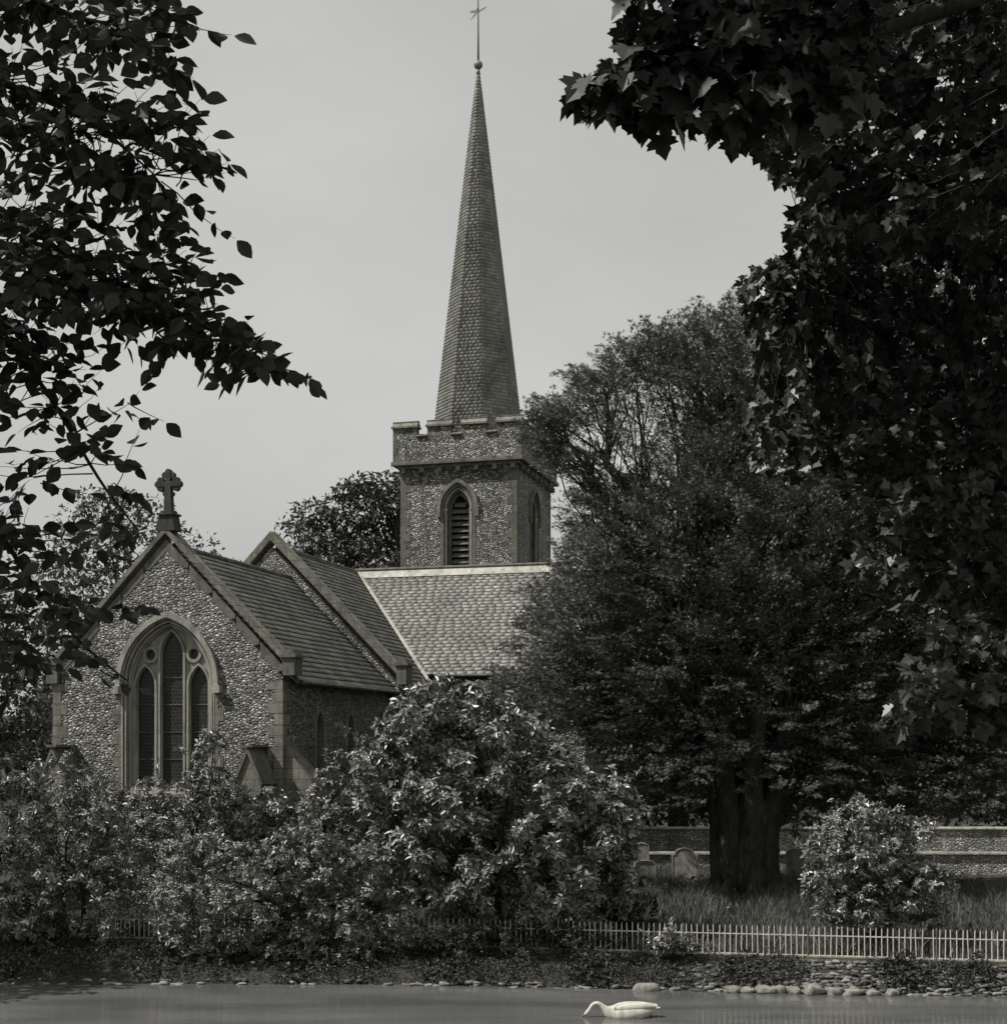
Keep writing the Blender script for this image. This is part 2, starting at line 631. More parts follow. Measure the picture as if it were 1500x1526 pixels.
def clump_leaves(centres, rad, per, size, flat=0.7, upw=0.7, jit=0.6, droop=0.25):
    """leaf positions spread through clumps around the centres, denser towards the outside"""
    n = len(centres)
    rad = np.broadcast_to(rad, (n,))
    idx = np.repeat(np.arange(n), per)
    u = unit(rng.normal(size=(len(idx), 3)))
    rr = rng.uniform(0.25, 1.0, len(idx)) ** 0.5
    pos = centres[idx] + u * (rad[idx] * rr)[:, None] * np.array([1, 1, flat])
    nrm = unit(u * 0.6 + np.array([0, 0, upw]) + rng.normal(0, jit, pos.shape))
    tip = unit(u * 0.8 + np.array([0, 0, -droop]) + rng.normal(0, 0.5, pos.shape))
    sz = size * rng.uniform(0.5, 1.35, len(idx))
    return pos, tip, nrm, sz


def rosettes(centres, rad, shoots, k, size, flat=0.8, droop=0.15):
    """leafy shoot tips: k leaves round each shoot"""
    n = len(centres)
    rad = np.broadcast_to(rad, (n,))
    idx = np.repeat(np.arange(n), shoots)
    u = unit(rng.normal(size=(len(idx), 3)) + np.array([0, 0, 0.25]))
    base = centres[idx] + u * (rad[idx] * rng.uniform(0.3, 1, len(idx)) ** 0.6)[:, None] * np.array([1, 1, flat])
    ax = unit(u + np.array([0, 0, 0.7]) + rng.normal(0, 0.35, u.shape))
    t1 = unit(np.cross(ax, rng.normal(size=ax.shape)))
    t2 = np.cross(ax, t1)
    P_, T_, N_ = [], [], []
    for j in range(k):
        a = 2 * math.pi * j / k + rng.uniform(-0.4, 0.4, len(base))
        out = t1 * np.cos(a)[:, None] + t2 * np.sin(a)[:, None]
        up = rng.uniform(-0.2, 0.9, len(base))[:, None]
        tip = unit(out + ax * up + np.array([0, 0, -droop]))
        P_.append(base + out * size * 0.08 - ax * size * rng.uniform(0, 0.5, len(base))[:, None])
        T_.append(tip)
        N_.append(unit(ax - out * up * 0.6 + rng.normal(0, 0.25, ax.shape)))
    pos, tip, nrm = np.concatenate(P_), np.concatenate(T_), np.concatenate(N_)
    return pos, tip, nrm, size * rng.uniform(0.45, 1.3, len(pos))


def tree_px(name, label, cat, poly, depth, thick, n, mind, rad_m, mat, base, trunk_r, limbs, leafkind,
            per=80, size=0.2, holes=(), group=None, bark='bark', fork=0.45, tpl=None, flat=0.7, upw=0.7, inset=None, gz=1.0, shoots=14, k=5):
    """a tree or shrub whose crown fills a volume: outline seen from the bank, own depth and thickness"""
    if inset is None: inset = rad_m * F / depth * 0.55
    C, e = fill(poly, n, inset, mind, holes)
    E = np.maximum(e.max(), 1)
    dd = depth + rng.uniform(-1, 1, len(C)) * thick * np.sqrt(np.clip(e / E, 0.04, 1))
    cen = np.stack([(C[:, 0] - 750) / F * dd, dd, HC - (C[:, 1] - YH) / F * dd], 1)
    cen[:, 2] = np.maximum(cen[:, 2], gz + 0.12)
    rad = rad_m * rng.uniform(0.55, 1.35, len(cen))
    t = thing(name, label, cat, (base[0], base[1], base[2]), 0, group)
    loc = np.array(base, float)
    cl = cen - loc
    topz = max(cl[:, 2].max() * fork, 0.3)
    mcx, mcy = cl[:, 0].mean(), cl[:, 1].mean()
    mb = MB()
    bp = [(0, 0, -0.3), (mcx * .05, mcy * .05, topz * .3), (mcx * .18, mcy * .18, topz * .65), (mcx * .35, mcy * .35, topz)]
    skeleton(mb, bp, [trunk_r * 1.25, trunk_r, trunk_r * .85, trunk_r * .6], cl, min(limbs, max(2, len(cl) // 3)), r_end=max(0.008, trunk_r * 0.05))
    if leafkind != 'rosette': mb.build('trunk', M[bark], t, True)
    if leafkind == 'rosette':
        # leading shoots that break the outline
        src = rng.choice(len(cl), max(4, len(cl) // 4), replace=False)
        dr = unit(rng.normal(0, .7, (len(src), 3)) + np.array([0, 0, .75]))
        ex, er = [], []
        sm_ = mb
        for q in range(5):
            ex.append(cl[src] + dr * (rad[src] * .5 + size * (1.0 + q * .85))[:, None] * np.array([1, 1, .9])); er.append(np.full(len(src), size * .35))
        for q in range(len(src)):
            sm_.tube([cl[src[q]], ex[2][q], ex[4][q]], [.008, .006, .003], 4, False)
        mb.build('trunk', M[bark], t, True)
        a = rosettes(cl, rad, shoots, k, size, flat)
        b = rosettes(np.concatenate(ex), np.concatenate(er), 1, 5, size * .9, flat)
        a = tuple(np.concatenate([p_, q_]) for p_, q_ in zip(a, b))
    else:
        a = clump_leaves(cl, rad, per, size, flat, upw)
    leaves('crown', a[0], a[1], a[2], a[3], tpl or T_RHOMB, mat, t)
    return t


# ================================================================ THE SETTING
def shore(x):
    """y of the far water line"""
    return np.interp(x, [-40, -11, -2, 3, 9, 14, 40], [33.6, 33.2, 33.0, 32.45, 31.75, 31.4, 30.5])


FX0, FY0, FSL = -9.44, 36.06, -0.1835      # fence line


def fence_y(x):
    return FY0 + (x - FX0) * FSL


def gz(x, y):
    """ground height"""
    x, y = np.asarray(x, float), np.asarray(y, float)
    ys, fy = shore(x), fence_y(np.clip(x, -14, 14))
    d = y - ys
    w = np.maximum(fy - ys - 0.15, 0.45)
    t = np.clip((d - 0.05) / w, 0, 1)
    far = -0.9 + 0.9 * np.clip((d + 1.2) / 1.25, 0, 1) + (0.62 * t ** 0.8) + 0.40 * np.clip((d - w) / 7.0, 0, 1)
    far = far + 0.05 * np.sin(x * 0.9) * np.cos(y * 0.7) * np.clip(d - w, 0, 1)
    near = np.interp(y, [-60, 4, 9, 16, 20, 24], [4.3, 4.0, 2.6, -0.2, -0.9, -0.9])
    hill = np.clip((np.hypot(x, y) - 110) / 260, 0, 1) ** 1.3 * 12
    return np.where(y < 24, near, far) + np.where(y > 30, hill, 0)


xs = np.unique(np.concatenate([np.linspace(-16, 18, 170), np.linspace(-60, 60, 80), np.linspace(-700, 700, 40)]))
ysg = np.unique(np.concatenate([np.linspace(30.5, 40, 90), np.linspace(-10, 62, 90), np.linspace(-500, 900, 50)]))
XX, YY = np.meshgrid(xs, ysg)
ZZ = gz(XX, YY)
nx, ny = len(xs), len(ysg)
Vg = np.stack([XX.ravel(), YY.ravel(), ZZ.ravel()], 1)
ii = (np.arange(ny - 1)[:, None] * nx + np.arange(nx - 1)[None, :]).ravel()
loops = np.stack([ii, ii + 1, ii + 1 + nx, ii + nx], 1).ravel()
g = np_mesh('ground', Vg, loops, np.arange(len(ii)) * 4, np.full(len(ii), 4), M['ground'], None, True)
tag(g, kind='structure')
wt = link_mesh('water', [(-300, 8, 0), (300, 8, 0), (300, 36, 0), (-300, 36, 0)], [(0, 1, 2, 3)], M['water'])
tag(wt, kind='structure')

# ================================================================ CHURCH
A = R(15.4)
OX, OY = (421 - 750) / F * 40, 40.0
church = thing('church', 'flint village church with slate roofs, battlemented tower and tall shingled spire', 'church', (OX, OY, 0), -A)
ST, SP, SD = M['stone'], M['stone_pale'], M['stone_dark']


def part(mb, name, mat, parent=None, smooth=False, label=None):
    o = mb.build(name, mat, parent or church, smooth)
    if label: o['label'] = label
    return o


# ---- chancel: x -7.4..0, y 0..8.8
CW, CL, CE, CR, CC = -7.4, 8.8, 7.55, 11.46, -3.68
east_hole = arch(-3.62, 1.50, 4.30, 7.38, 9.33, 16)
mb = MB()
mb.plate([(CW, 0.3), (0, 0.3), (0, CE), (CC, CR - .05), (CW, CE)], 0, 0.55, [east_hole])
part(mb, 'wall', M['flint'], label='sunlit chancel gable wall of knapped flint')
# south side wall with two lancets
mb = MB()
mb.plate([(0.55, 0.3), (CL, 0.3), (CL, CE - .08), (0.55, CE - .08)], -0.5, 0.0,
         [arch(2.71, .44, 3.6, 6.15, 6.82, 8), arch(5.22, .44, 3.6, 6.10, 6.78, 8)], 'x')
part(mb, 'wall', M['flint'], label='shaded chancel side wall with two lancets')
mb = MB().box(CW, CW + .5, .55, CL, .3, CE - .08)
part(mb, 'wall', M['flint'])


def quoins(mb, corners, z0, z1, h=0.34, a=0.26, b=0.46, pr=0.012):
    z, i = z0, 0
    while z < z1 - 0.05:
        zt = min(z + h, z1)
        for (cx, cy, sx, sy) in corners:
            # L of two slabs round an outer corner: sx, sy point inwards
            la, lb = (a, b) if i % 2 else (b, a)
            x0, x1 = sorted((cx - sx * pr, cx + sx * la)); y0, y1 = sorted((cy - sy * pr, cy + sy * 0.12))
            mb.box(x0, x1, y0, y1, z + .004, zt - .004)
            x0, x1 = sorted((cx - sx * (pr + .002), cx + sx * 0.12)); y0, y1 = sorted((cy - sy * (pr + .002), cy + sy * lb))
            mb.box(x0, x1, y0, y1, z + .006, zt - .006)
        z = zt; i += 1


for q_ in ((0, 0, -1, 1), (CW, 0, 1, 1)):
    mb = MB(); quoins(mb, [q_], 0.4, CE - .1)
    part(mb, 'quoins', ST)


def coping(mb, xc, za, halfw, ze, y0, y1, th=0.125, under=0.0):
    """sloping gable coping: apex (xc,za), ends at xc+-halfw, ze"""
    for sg in (1, -1):
        dx, dz = sg * halfw, ze - za
        L = math.hypot(dx, dz)
        nx_, nz_ = (-dz / L) * sg, (dx / L) * sg
        o = [(xc, za), (xc + dx, ze), (xc + dx - nx_ * th, ze - nz_ * th), (xc, za - th * L / halfw)]
        if sg < 0: o = o[::-1]
        mb.plate(o, y0 + (0.003 if sg > 0 else 0), y1)
        # roll on top
        mb.tube([(xc - dx * 0.0, (y0 + y1) / 2, za + .0), (xc + dx, (y0 + y1) / 2, ze)], 0.05, 8)
    return mb


mb = MB(); coping(mb, -3.66, 11.97, 3.95, 7.95, -0.10, 0.50)
part(mb, 'coping', ST, label='stone coping of the chancel gable')
# smooth stone margin under the coping, in long stepped wedges
slope = (11.97 - 7.95) / 3.95
for sg in (1, -1):
    mb = MB()
    n = 5
    for i in range(n):
        t0, t1 = i / n, (i + 1) / n - .01
        xa, xb = sg * 3.72 * t0, sg * 3.72 * t1
        zA, zB = 11.60 - slope * 3.72 * t0, 11.60 - slope * 3.72 * t1
        o = [(-3.66 + xa, zA), (-3.66 + xb, zB), (-3.66 + xb, zB - .10), (-3.66 + xb - sg * .16, zB - .15), (-3.66 + xa, zA - .34)]
        if sg > 0: o = o[::-1]
        mb.plate(o, -0.012 - .001 * (i % 2), 0.05)
    part(mb, 'gable_stones', SD)


def kneeler(mb, x0, x1, y0, y1, z0, z1):
    mb.box(x0, x1, y0, y1, z0, z1 - .16)
    mb.box(x0 - .06, x1 + .06, y0 - .06, y1 + .06, z1 - .157, z1 - .09)
    mb.plate([(x0 - .03, z1 - .087), (x1 + .03, z1 - .087), ((x0 + x1) / 2 + .12, z1 + .07), ((x0 + x1) / 2 - .12, z1 + .07)], y0 - .03, y1 + .03)


mb = MB(); kneeler(mb, .04, .40, -.11, .48, 7.6, 8.26)
part(mb, 'kneeler', SD)
mb = MB(); kneeler(mb, CW - .16, CW + .20, -.12, .50, 7.45, 8.15)
part(mb, 'kneeler', SD)

# ---- slates
def slates(name, mat, p0, ux, us, width, length, course, sw, parent, th=0.009, clip=None, seed=1):
    """real slates: p0 eave corner, ux along the eave, us up the slope"""
    r = np.random.default_rng(seed)
    p0, ux, us = np.array(p0, float), unit(np.array(ux, float)), unit(np.array(us, float))
    nn = np.cross(ux, us)
    if nn[2] < 0: nn = -nn
    V, cnt = [], 0
    nrow = int(length / course) + 1
    for j in range(nrow):
        s0 = j * course
        off = r.uniform(0, sw)
        x = -off
        cs = course * 1.12 * (1 if s0 + course * 1.12 <= length else max(.2, (length - s0) / (course * 1.12)))
        while x < width:
            w = sw * r.uniform(.75, 1.25)
            a, b = max(x, 0) + .002, min(x + w, width) - .001
            x += w
            if b - a < .03: continue
            if clip and not clip((a + b) / 2, s0): continue
            lift = th * 1.75; tl = r.uniform(-.0015, .0015); ds = r.uniform(-.012, .012)
            q = [(a, s0 + ds, 0), (b, s0 + ds + r.uniform(-.004, .004), 0), (b, s0 + cs, -.012), (a, s0 + cs, -.012)]
            lo = [p0 + ux * u + us * v + nn * (lift * (1 - (v > s0 + cs / 2)) + w_ - th + tl) for u, v, w_ in q]
            hi = [p + nn * th for p in lo]
            V += lo + hi; cnt += 1
    V = np.array(V)
    f = np.array([[4, 5, 6, 7], [0, 1, 5, 4], [1, 2, 6, 5], [3, 0, 4, 7]])
    lp = (f.ravel()[None, :] + (np.arange(cnt) * 8)[:, None]).ravel()
    return np_mesh(name, V, lp, np.arange(cnt * 4) * 4, np.full(cnt * 4, 4), mat, parent)


def roof_slab(mb, pts, nrm, th=0.12):
    """thin closed slab under the slates"""
    p = [Vector(q) for q in pts]
    n = Vector(nrm).normalized() * th
    vs = [q for q in p] + [q - n for q in p]
    m = len(p)
    fs = [tuple(range(m)), tuple(reversed(range(m, 2 * m)))] + [(i, (i + 1) % m, (i + 1) % m + m, i + m) for i in range(m)]
    mb.raw(vs, fs)


def gable_roof_y(name, xc, half, zr, ze, y0, y1, mat, course, sw, seed, parent=None, th=.024):
    """ridge runs along y"""
    rise = zr - ze
    L = math.hypot(half, rise)
    mb = MB()
    roof_slab(mb, [(xc, y0, zr), (xc + half, y0, ze), (xc + half, y1, ze), (xc, y1, zr)], (rise, 0, half))
    roof_slab(mb, [(xc, y1, zr), (xc - half, y1, ze), (xc - half, y0, ze), (xc, y0, zr)], (-rise, 0, half))
    base = part(mb, 'roof', SD, parent)
    slates('slates', mat, (xc + half, y0, ze), (0, 1, 0), (-half, 0, rise), y1 - y0, L, course, sw, base, th, seed=seed)
    slates('slates', mat, (xc - half, y0, ze), (0, 1, 0), (half, 0, rise), y1 - y0, L, course * 1.6, sw * 1.6, base, seed=seed + 50)
    mb = MB().tube([(xc, y0, zr + .03), (xc, y1, zr + .03)], .085, 8)
    part(mb, 'ridge', SD, base)
    return base


rf = gable_roof_y('roof', CC, 3.98, CR, 7.47, .5, CL, M['slate_dark'], .235, .42, 3)
rf['label'] = 'chancel roof'
mb = MB().tube([(.40, .55, 7.42), (.40, 8.8, 7.42)], .05, 8)      # gutter
part(mb, 'gutter', SD)

# ---- east window
wx = -3.62
ew = MB()
for w1, w2, yy in ((1.50, 1.455, -.02), (1.455, 1.415, .07), (1.415, 1.365, .01), (1.365, 1.325, .16), (1.325, 1.285, .10), (1.285, 1.24, .22)):
    ring(ew, wx, w1, w2, 4.3, 7.38, 9.33 - (1.5 - w1), 9.33 - (1.5 - w2), yy, .5)
frame = part(ew, 'window', SP, label='tall three-light traceried window in the chancel gable')
hm = MB()
ring(hm, wx, 1.65, 1.50, 7.34, 7.38, 9.50, 9.33, -0.13, 0.03)
hm.box(wx - 1.74, wx - 1.50, -.2, .03, 7.12, 7.34).box(wx + 1.50, wx + 1.74, -.2, .03, 7.12, 7.34)
part(hm, 'hood_mould', SP, frame)
for sg in (-1, 1):
    jm = MB()
    z, i = 4.3, 0
    while z < 7.0:
        w = .12 if i % 2 else .28
        jm.box(*sorted((wx + sg * (1.5 + w), wx + sg * 1.503)), -.012, .05, z, z + .333)
        z += .336; i += 1
    part(jm, 'jamb_stones', ST, frame)


def circ(cx, cz, r, n=18):
    return [(cx + r * math.cos(2 * math.pi * k / n), cz + r * math.sin(2 * math.pi * k / n)) for k in range(n)]


Ls = [(wx - .84, .29, 7.35, 7.92), (wx + .06, .35, 8.30, 9.00), (wx + .93, .29, 7.35, 7.92)]
Ls = [(wx - .86, .29, 7.35, 7.92), (wx, .35, 8.22, 8.93), (wx + .86, .29, 7.35, 7.92)]
tr = MB()
tr.plate(arch(wx, 1.24, 4.3, 7.38, 9.07, 16), 0.30, 0.42,
         [arch(c, w, 4.45, s, a, 8) for c, w, s, a in Ls] + [circ(wx - .70, 8.27, .15), circ(wx + .70, 8.27, .15)])
for c, w, s, a in Ls:
    ring(tr, c, w + .085, w + .02, 4.46, s, a + .085, a + .02, 0.22, 0.305, n=8)
for c in (wx - .70, wx + .70):
    pr = circ(c, 8.27, .25); pi_ = circ(c, 8.27, .16)
    vs, fs = [], []
    for p, q in zip(pr, pi_): vs += [(p[0], .24, p[1]), (q[0], .24, q[1]), (p[0], .306, p[1]), (q[0], .306, q[1])]
    m = len(pr)
    for k in range(m):
        s_, t_ = 4 * k, 4 * ((k + 1) % m)
        fs += [(s_, t_, t_ + 1, s_ + 1), (s_, s_ + 2, t_ + 2, t_), (s_ + 1, t_ + 1, t_ + 3, s_ + 3)]
    tr.raw(vs, fs)
part(tr, 'tracery', SP, frame)
gl = MB().plate(arch(wx, 1.23, 4.35, 7.38, 9.04, 16), .37, .39)
part(gl, 'glass', M['glass'], frame)
for c, w, s, a in Ls:
    for z in ([5.2, 6.0, 6.8] if w < .3 else [5.2, 6.0, 6.8, 7.6]):
        part(MB().box(c - w, c + w, .345, .362, z - .012, z + .012), 'glazing_bar', SD, frame)
sl = MB().plate([(-0.16, 4.12), (.5, 4.12), (.5, 4.34), (.1, 4.32), (-.16, 4.2)], wx - 1.62, wx + 1.62, (), 'x')
part(sl, 'sill', ST, frame)

# side lancets
for yc, zs, za in ((2.71, 6.15, 6.82), (5.22, 6.10, 6.78)):
    lw = MB()
    ring(lw, yc, .44, .27, 3.6, zs, za, za - .17, -.28, 0.02, 'x', 10)
    o = part(lw, 'window', ST, label='narrow pointed lancet in the chancel side wall')
    part(MB().plate(arch(yc, .27, 3.6, zs, za - .17, 10), -.25, -.23, (), 'x'), 'glass', M['glass'], o)

# ---- cross on the gable
cx_, cz_ = -3.64, 13.22
mb = MB()
mb.plate([(cx_ - .30, 11.85), (cx_ + .30, 11.85), (cx_ + .21, 12.30), (cx_ - .21, 12.30)], -.11, .33)
mb.box(cx_ - .26, cx_ + .26, -.16, .38, 12.303, 12.36)
mb.box(cx_ - .18, cx_ + .18, -.07, .29, 12.363, 12.43)
mb.plate([(cx_ - .125, 12.433), (cx_ + .125, 12.433), (cx_ + .09, 13.25), (cx_ - .09, 13.25)], .02, .20)
mb.box(cx_ - .33, cx_ + .33, .025, .195, cz_ - .075, cz_ + .075)
mb.box(cx_ - .075, cx_ + .075, .030, .190, cz_, cz_ + .34)
th = .035
for dx, dz in ((-1, 0), (1, 0), (0, 1)):
    for s1, s2 in ((0, .0), (1, 0), (-1, 0)):
        ex = cx_ + dx * (.33 if s1 == 0 else .25) + (dz * s1 * .11)
        ez = cz_ + dz * (.35 if s1 == 0 else .26) + (dx * s1 * .11)
        mb.plate(circ(ex, ez, .10, 12), th, .22 - th)
        th += .002
for s1 in (-1, 1):
    mb.plate(circ(cx_ + s1 * .11, cz_ - .28, .07, 12), th, .22 - th); th += .002
part(mb, 'cross', M['cross'], label='stone cross with trefoil arms on the chancel gable')

# ---- buttresses
def gab_buttress(xc, hw, y0, y1, zb, za):
    mb = MB().plate([(xc - hw, .3), (xc + hw, .3), (xc + hw, zb), (xc, za - .06), (xc - hw, zb)], y0, y1)
    o = part(mb, 'buttress', M['stone'], label=None)
    mb = MB()
    for sg in (1, -1):
        q = [(xc, za), (xc + sg * (hw + .07), zb - .12), (xc + sg * (hw - .01), zb - .14), (xc, za - .20)]
        if sg < 0: q = q[::-1]
        mb.plate(q, y0 - .06, y1 + (.002 if sg > 0 else 0))
    mb.box(xc - .16, xc + .16, y0 - .09, y1, za - .04, za + .03)
    part(mb, 'buttress_cap', SD, o)


gab_buttress(-.62, .40, -.95, 0, 4.65, 5.60)
gab_buttress(-6.8, .40, -.95, 0, 4.65, 5.60)
mb = MB().plate([(0, .3), (.85, .3), (.85, 4.55), (.80, 4.65), (0.0, 5.60)], .12, .92)
part(mb, 'buttress', ST)

# ---- nave (second gable), crossing and side range
NX0, NX1, NC, NR, NE = -9.15, .35, -4.40, 12.65, 7.62
mb = MB().plate([(NX0, .3), (NX1, .3), (NX1, NE), (NC, NR - .05), (NX0, NE)], CL, CL + .5)
part(mb, 'wall', M['flint'], label='second flint gable wall rising behind the chancel roof')
mb = MB().box(NX1 - .5, NX1, CL + .5, 12.7, .3, NE - .05)
part(mb, 'wall', M['flint'])
mb = MB().box(NX0, NX0 + .5, CL + .5, 21.5, .3, NE - .05)
part(mb, 'wall', M['flint'])
mb = MB(); coping(mb, NC, 13.15, 4.95, 8.12, CL - .10, CL + .50, .22)
part(mb, 'coping', ST, label='stone coping of the taller rear gable')
mb = MB(); kneeler(mb, .30, .66, CL - .12, CL + .50, 7.7, 8.5)
part(mb, 'kneeler', SD)
mb = MB(); quoins(mb, [(NX1, CL, -1, 1)], .4, NE - .1)
part(mb, 'quoins', ST)
rf = gable_roof_y('roof', NC, 5.02, NR, 7.55, CL + .5, 21.5, M['slate_dark'], .235, .42, 5)
rf['label'] = 'roof behind the taller gable'

RY, RX1, RE, RHALF = 16.93, 6.2, 8.22, 4.58
rise = NR - RE
mb = MB()
roof_slab(mb, [(-4.6, RY - RHALF, RE), (RX1, RY - RHALF, RE), (RX1, RY, NR), (-4.6, RY, NR)], (0, -rise, RHALF))
roof_slab(mb, [(-4.6, RY, NR), (RX1, RY, NR), (RX1, RY + RHALF, RE), (-4.6, RY + RHALF, RE)], (0, rise, RHALF))
rr = part(mb, 'roof', SD, label='pale sunlit slate roof in front of the tower')
Lr = math.hypot(RHALF, rise)
slates('slates', M['slate_pale'], (-4.4, RY - RHALF, RE), (1, 0, 0), (0, RHALF, rise), RX1 + 4.4, Lr, .195, .34, rr, seed=8,
       clip=lambda u, s: (u) > (Lr - s) / Lr * 4.0)
slates('slates', M['slate_pale'], (-4.4, RY + RHALF, RE), (1, 0, 0), (0, -RHALF, rise), RX1 + 4.4, Lr, .35, .6, rr, seed=9)
# pale ridge flashing (two wings) and roll
mb = MB()
d = .34
mb.raw([(-4.4, RY, NR + .075), (RX1, RY, NR + .075), (RX1, RY - d, NR + .06 - d * rise / RHALF), (-4.4 + d, RY - d, NR + .06 - d * rise / RHALF)], [(0, 3, 2, 1)])
mb.raw([(-4.4, RY, NR + .075), (RX1, RY, NR + .075), (RX1, RY + d, NR + .06 - d * rise / RHALF), (-4.4 + d, RY + d, NR + .06 - d * rise / RHALF)], [(0, 1, 2, 3)])
part(mb, 'ridge_flashing', M['lead'], rr)
mb = MB().tube([(-4.45, RY, NR + .09), (RX1, RY, NR + .09)], .075, 8)
part(mb, 'ridge', SD, rr)
# lead valley between the two roofs
mb = MB()
vx = lambda t: (NC + 4.72 * t, RY - 4.72 * 1.0119 / (rise / RHALF) * t, NR - 4.72 * 1.0159 * t)
p, q = Vector(vx(0.0)), Vector(vx(1.0))
for t0, t1 in [(k / 8, (k + 1) / 8) for k in range(8)]:
    a_, b_ = Vector(vx(t0)), Vector(vx(t1))
    s1 = Vector((.15, 0, .075)); s2 = Vector((-.02, 0, .11))
    mb.raw([a_ + s2, a_ + s1, b_ + s1, b_ + s2], [(0, 1, 2, 3)])
part(mb, 'valley', M['lead'], rr)
mb = MB().plate([(RX1, .3), (RX1, .3)][:0] + [(RY - RHALF + .25, .3), (RY + RHALF - .25, .3), (RY + RHALF - .25, RE), (RY, NR - .1), (RY - RHALF + .25, RE)], RX1 - .6, RX1 - .15, (), 'x')
part(mb, 'wall', M['flint'])
mb = MB().box(NX1 - .2, RX1 - .6, RY - RHALF + .25, RY - RHALF + .75, .3, RE + .1)
part(mb, 'wall', M['flint'])
mb = MB().box(-4, RX1 - .6, RY + RHALF - .75, RY + RHALF - .25, .3, RE + .1)
part(mb, 'wall', M['flint'])
mb = MB().tube([(.5, RY - RHALF - .03, RE - .06), (RX1, RY - RHALF - .03, RE - .06)], .06, 8)
part(mb, 'gutter', SD)

# ---- tower
TX0, TX1, TY0, TY1 = -4.27, 1.04, 22.0, 28.2
wc, TZ = -1.62, 18.0
yc2 = 25.1
mb = MB()
mb.plate([(TX0, .3), (TX1, .3), (TX1, TZ), (TX0, TZ)], TY0, TY0 + .6, [arch(wc, .80, 12.7, 15.93, 17.10, 12)])
mb.plate([(TY0 + .6, .3), (TY1, .3), (TY1, TZ), (TY0 + .6, TZ)], TX1 - .6, TX1, [arch(yc2, .80, 12.7, 15.93, 17.10, 12)], 'x')
mb.box(TX0, TX0 + .6, TY0 + .6, TY1, .3, TZ)
mb.box(TX0 + .6, TX1 - .6, TY1 - .6, TY1, .3, TZ)
tw = part(mb, 'tower', M['flint_tower'])
for q_ in ((TX0, TY0, 1, 1), (TX1, TY0, -1, 1), (TX1, TY1, -1, -1)):
    mb = MB(); quoins(mb, [q_], 11.0, TZ - .1, .36, .25, .44)
    part(mb, 'quoins', SD, tw)


def belfry(c, front, axis):
    sg = 1 if axis == 'y' else -1
    y = lambda a: front + sg * a
    mb = MB()
    ring(mb, c, .80, .66, 12.7, 15.93, 17.10, 16.95, *sorted((y(-.015), y(.5))), axis)
    ring(mb, c, .66, .50, 12.7, 15.93, 16.95, 16.75, *sorted((y(.16), y(.52))), axis)
    ring(mb, c, .50, .40, 12.7, 15.93, 16.75, 16.60, *sorted((y(.28), y(.54))), axis)
    o = part(mb, 'window', SD, label='pointed belfry window with louvres')
    mb = MB()
    ring(mb, c, .95, .80, 15.6, 15.93, 17.27, 17.10, *sorted((y(-.11), y(.03))), axis)
    part(mb, 'hood_mould', ST, o)
    mb = MB()
    for s in (-1, 1):
        a, b = (c + s * .585, y(.085)) if axis == 'y' else (y(.085), c + s * .585)
        mb.lathe(a, b, [(.055, 12.7), (.055, 15.72), (.075, 15.76), (.06, 15.80), (.10, 15.93), (.10, 15.98)], 12)
    part(mb, 'colonnette', SP, o)
    pts = archcurve(c, .585, 15.98, 16.86, 12)
    mb = MB().tube([((p[0], y(.085), p[1]) if axis == 'y' else (y(.085), p[0], p[1])) for p in pts], .055, 8)
    part(mb, 'arch_roll', SP, o)
    z = 12.9
    mb = MB()
    while z < 16.45:
        hw = .40 if z < 15.9 else .40 * max(.25, (16.62 - z) / .72) ** .75
        q = [(y(.30), z - .11), (y(.325), z - .13), (y(.50), z + .08), (y(.475), z + .10)]
        if axis == 'y':
            vs = [(c - hw, a, b) for a, b in q] + [(c + hw, a, b) for a, b in q]
        else:
            vs = [(a, c - hw, b) for a, b in q] + [(a, c + hw, b) for a, b in q]
        mb.raw(vs, [(0, 1, 2, 3), (7, 6, 5, 4), (0, 4, 5, 1), (1, 5, 6, 2), (2, 6, 7, 3), (3, 7, 4, 0)])
        z += .275
    part(mb, 'louvres', M['wood'], o)
    mb = MB()
    mb.plate(arch(c, .42, 12.7, 15.93, 16.6), *sorted((y(.56), y(.58))), (), axis)
    part(mb, 'dark_backing', M['dark'], o)


belfry(wc, TY0, 'y')
belfry(yc2, TX1, 'x')
# string course, corbels
PX0, PX1, PY0, PY1 = TX0 - .26, TX1 + .26, TY0 - .26, TY1 + .26
mb = MB()
mb.box(TX0 - .12, TX1 + .12, TY0 - .12, TY1 + .12, 17.80, 17.93)
mb.box(PX0 - .08, PX1 + .08, PY0 - .08, PY1 + .08, 17.933, 18.09)
x = TX0 + .1
while x < TX1:
    mb.box(x, x + .2, TY0 - .2, TY0 + .02, 17.60, 17.797); x += .83
y_ = TY0 + .3
while y_ < TY1:
    mb.box(TX1 - .02, TX1 + .2, y_, y_ + .2, 17.60, 17.797); y_ += .83
part(mb, 'string_course', ST, tw)
# parapet walls with merlons
mb = MB(); cp = MB(); jbs = []
zb, zm = 19.13, 19.66


def merlons(a0, a1, n, gap):
    w = ((a1 - a0) - gap * (n - 1)) / n
    return [(a0 + i * (w + gap), a0 + i * (w + gap) + w) for i in range(n)]


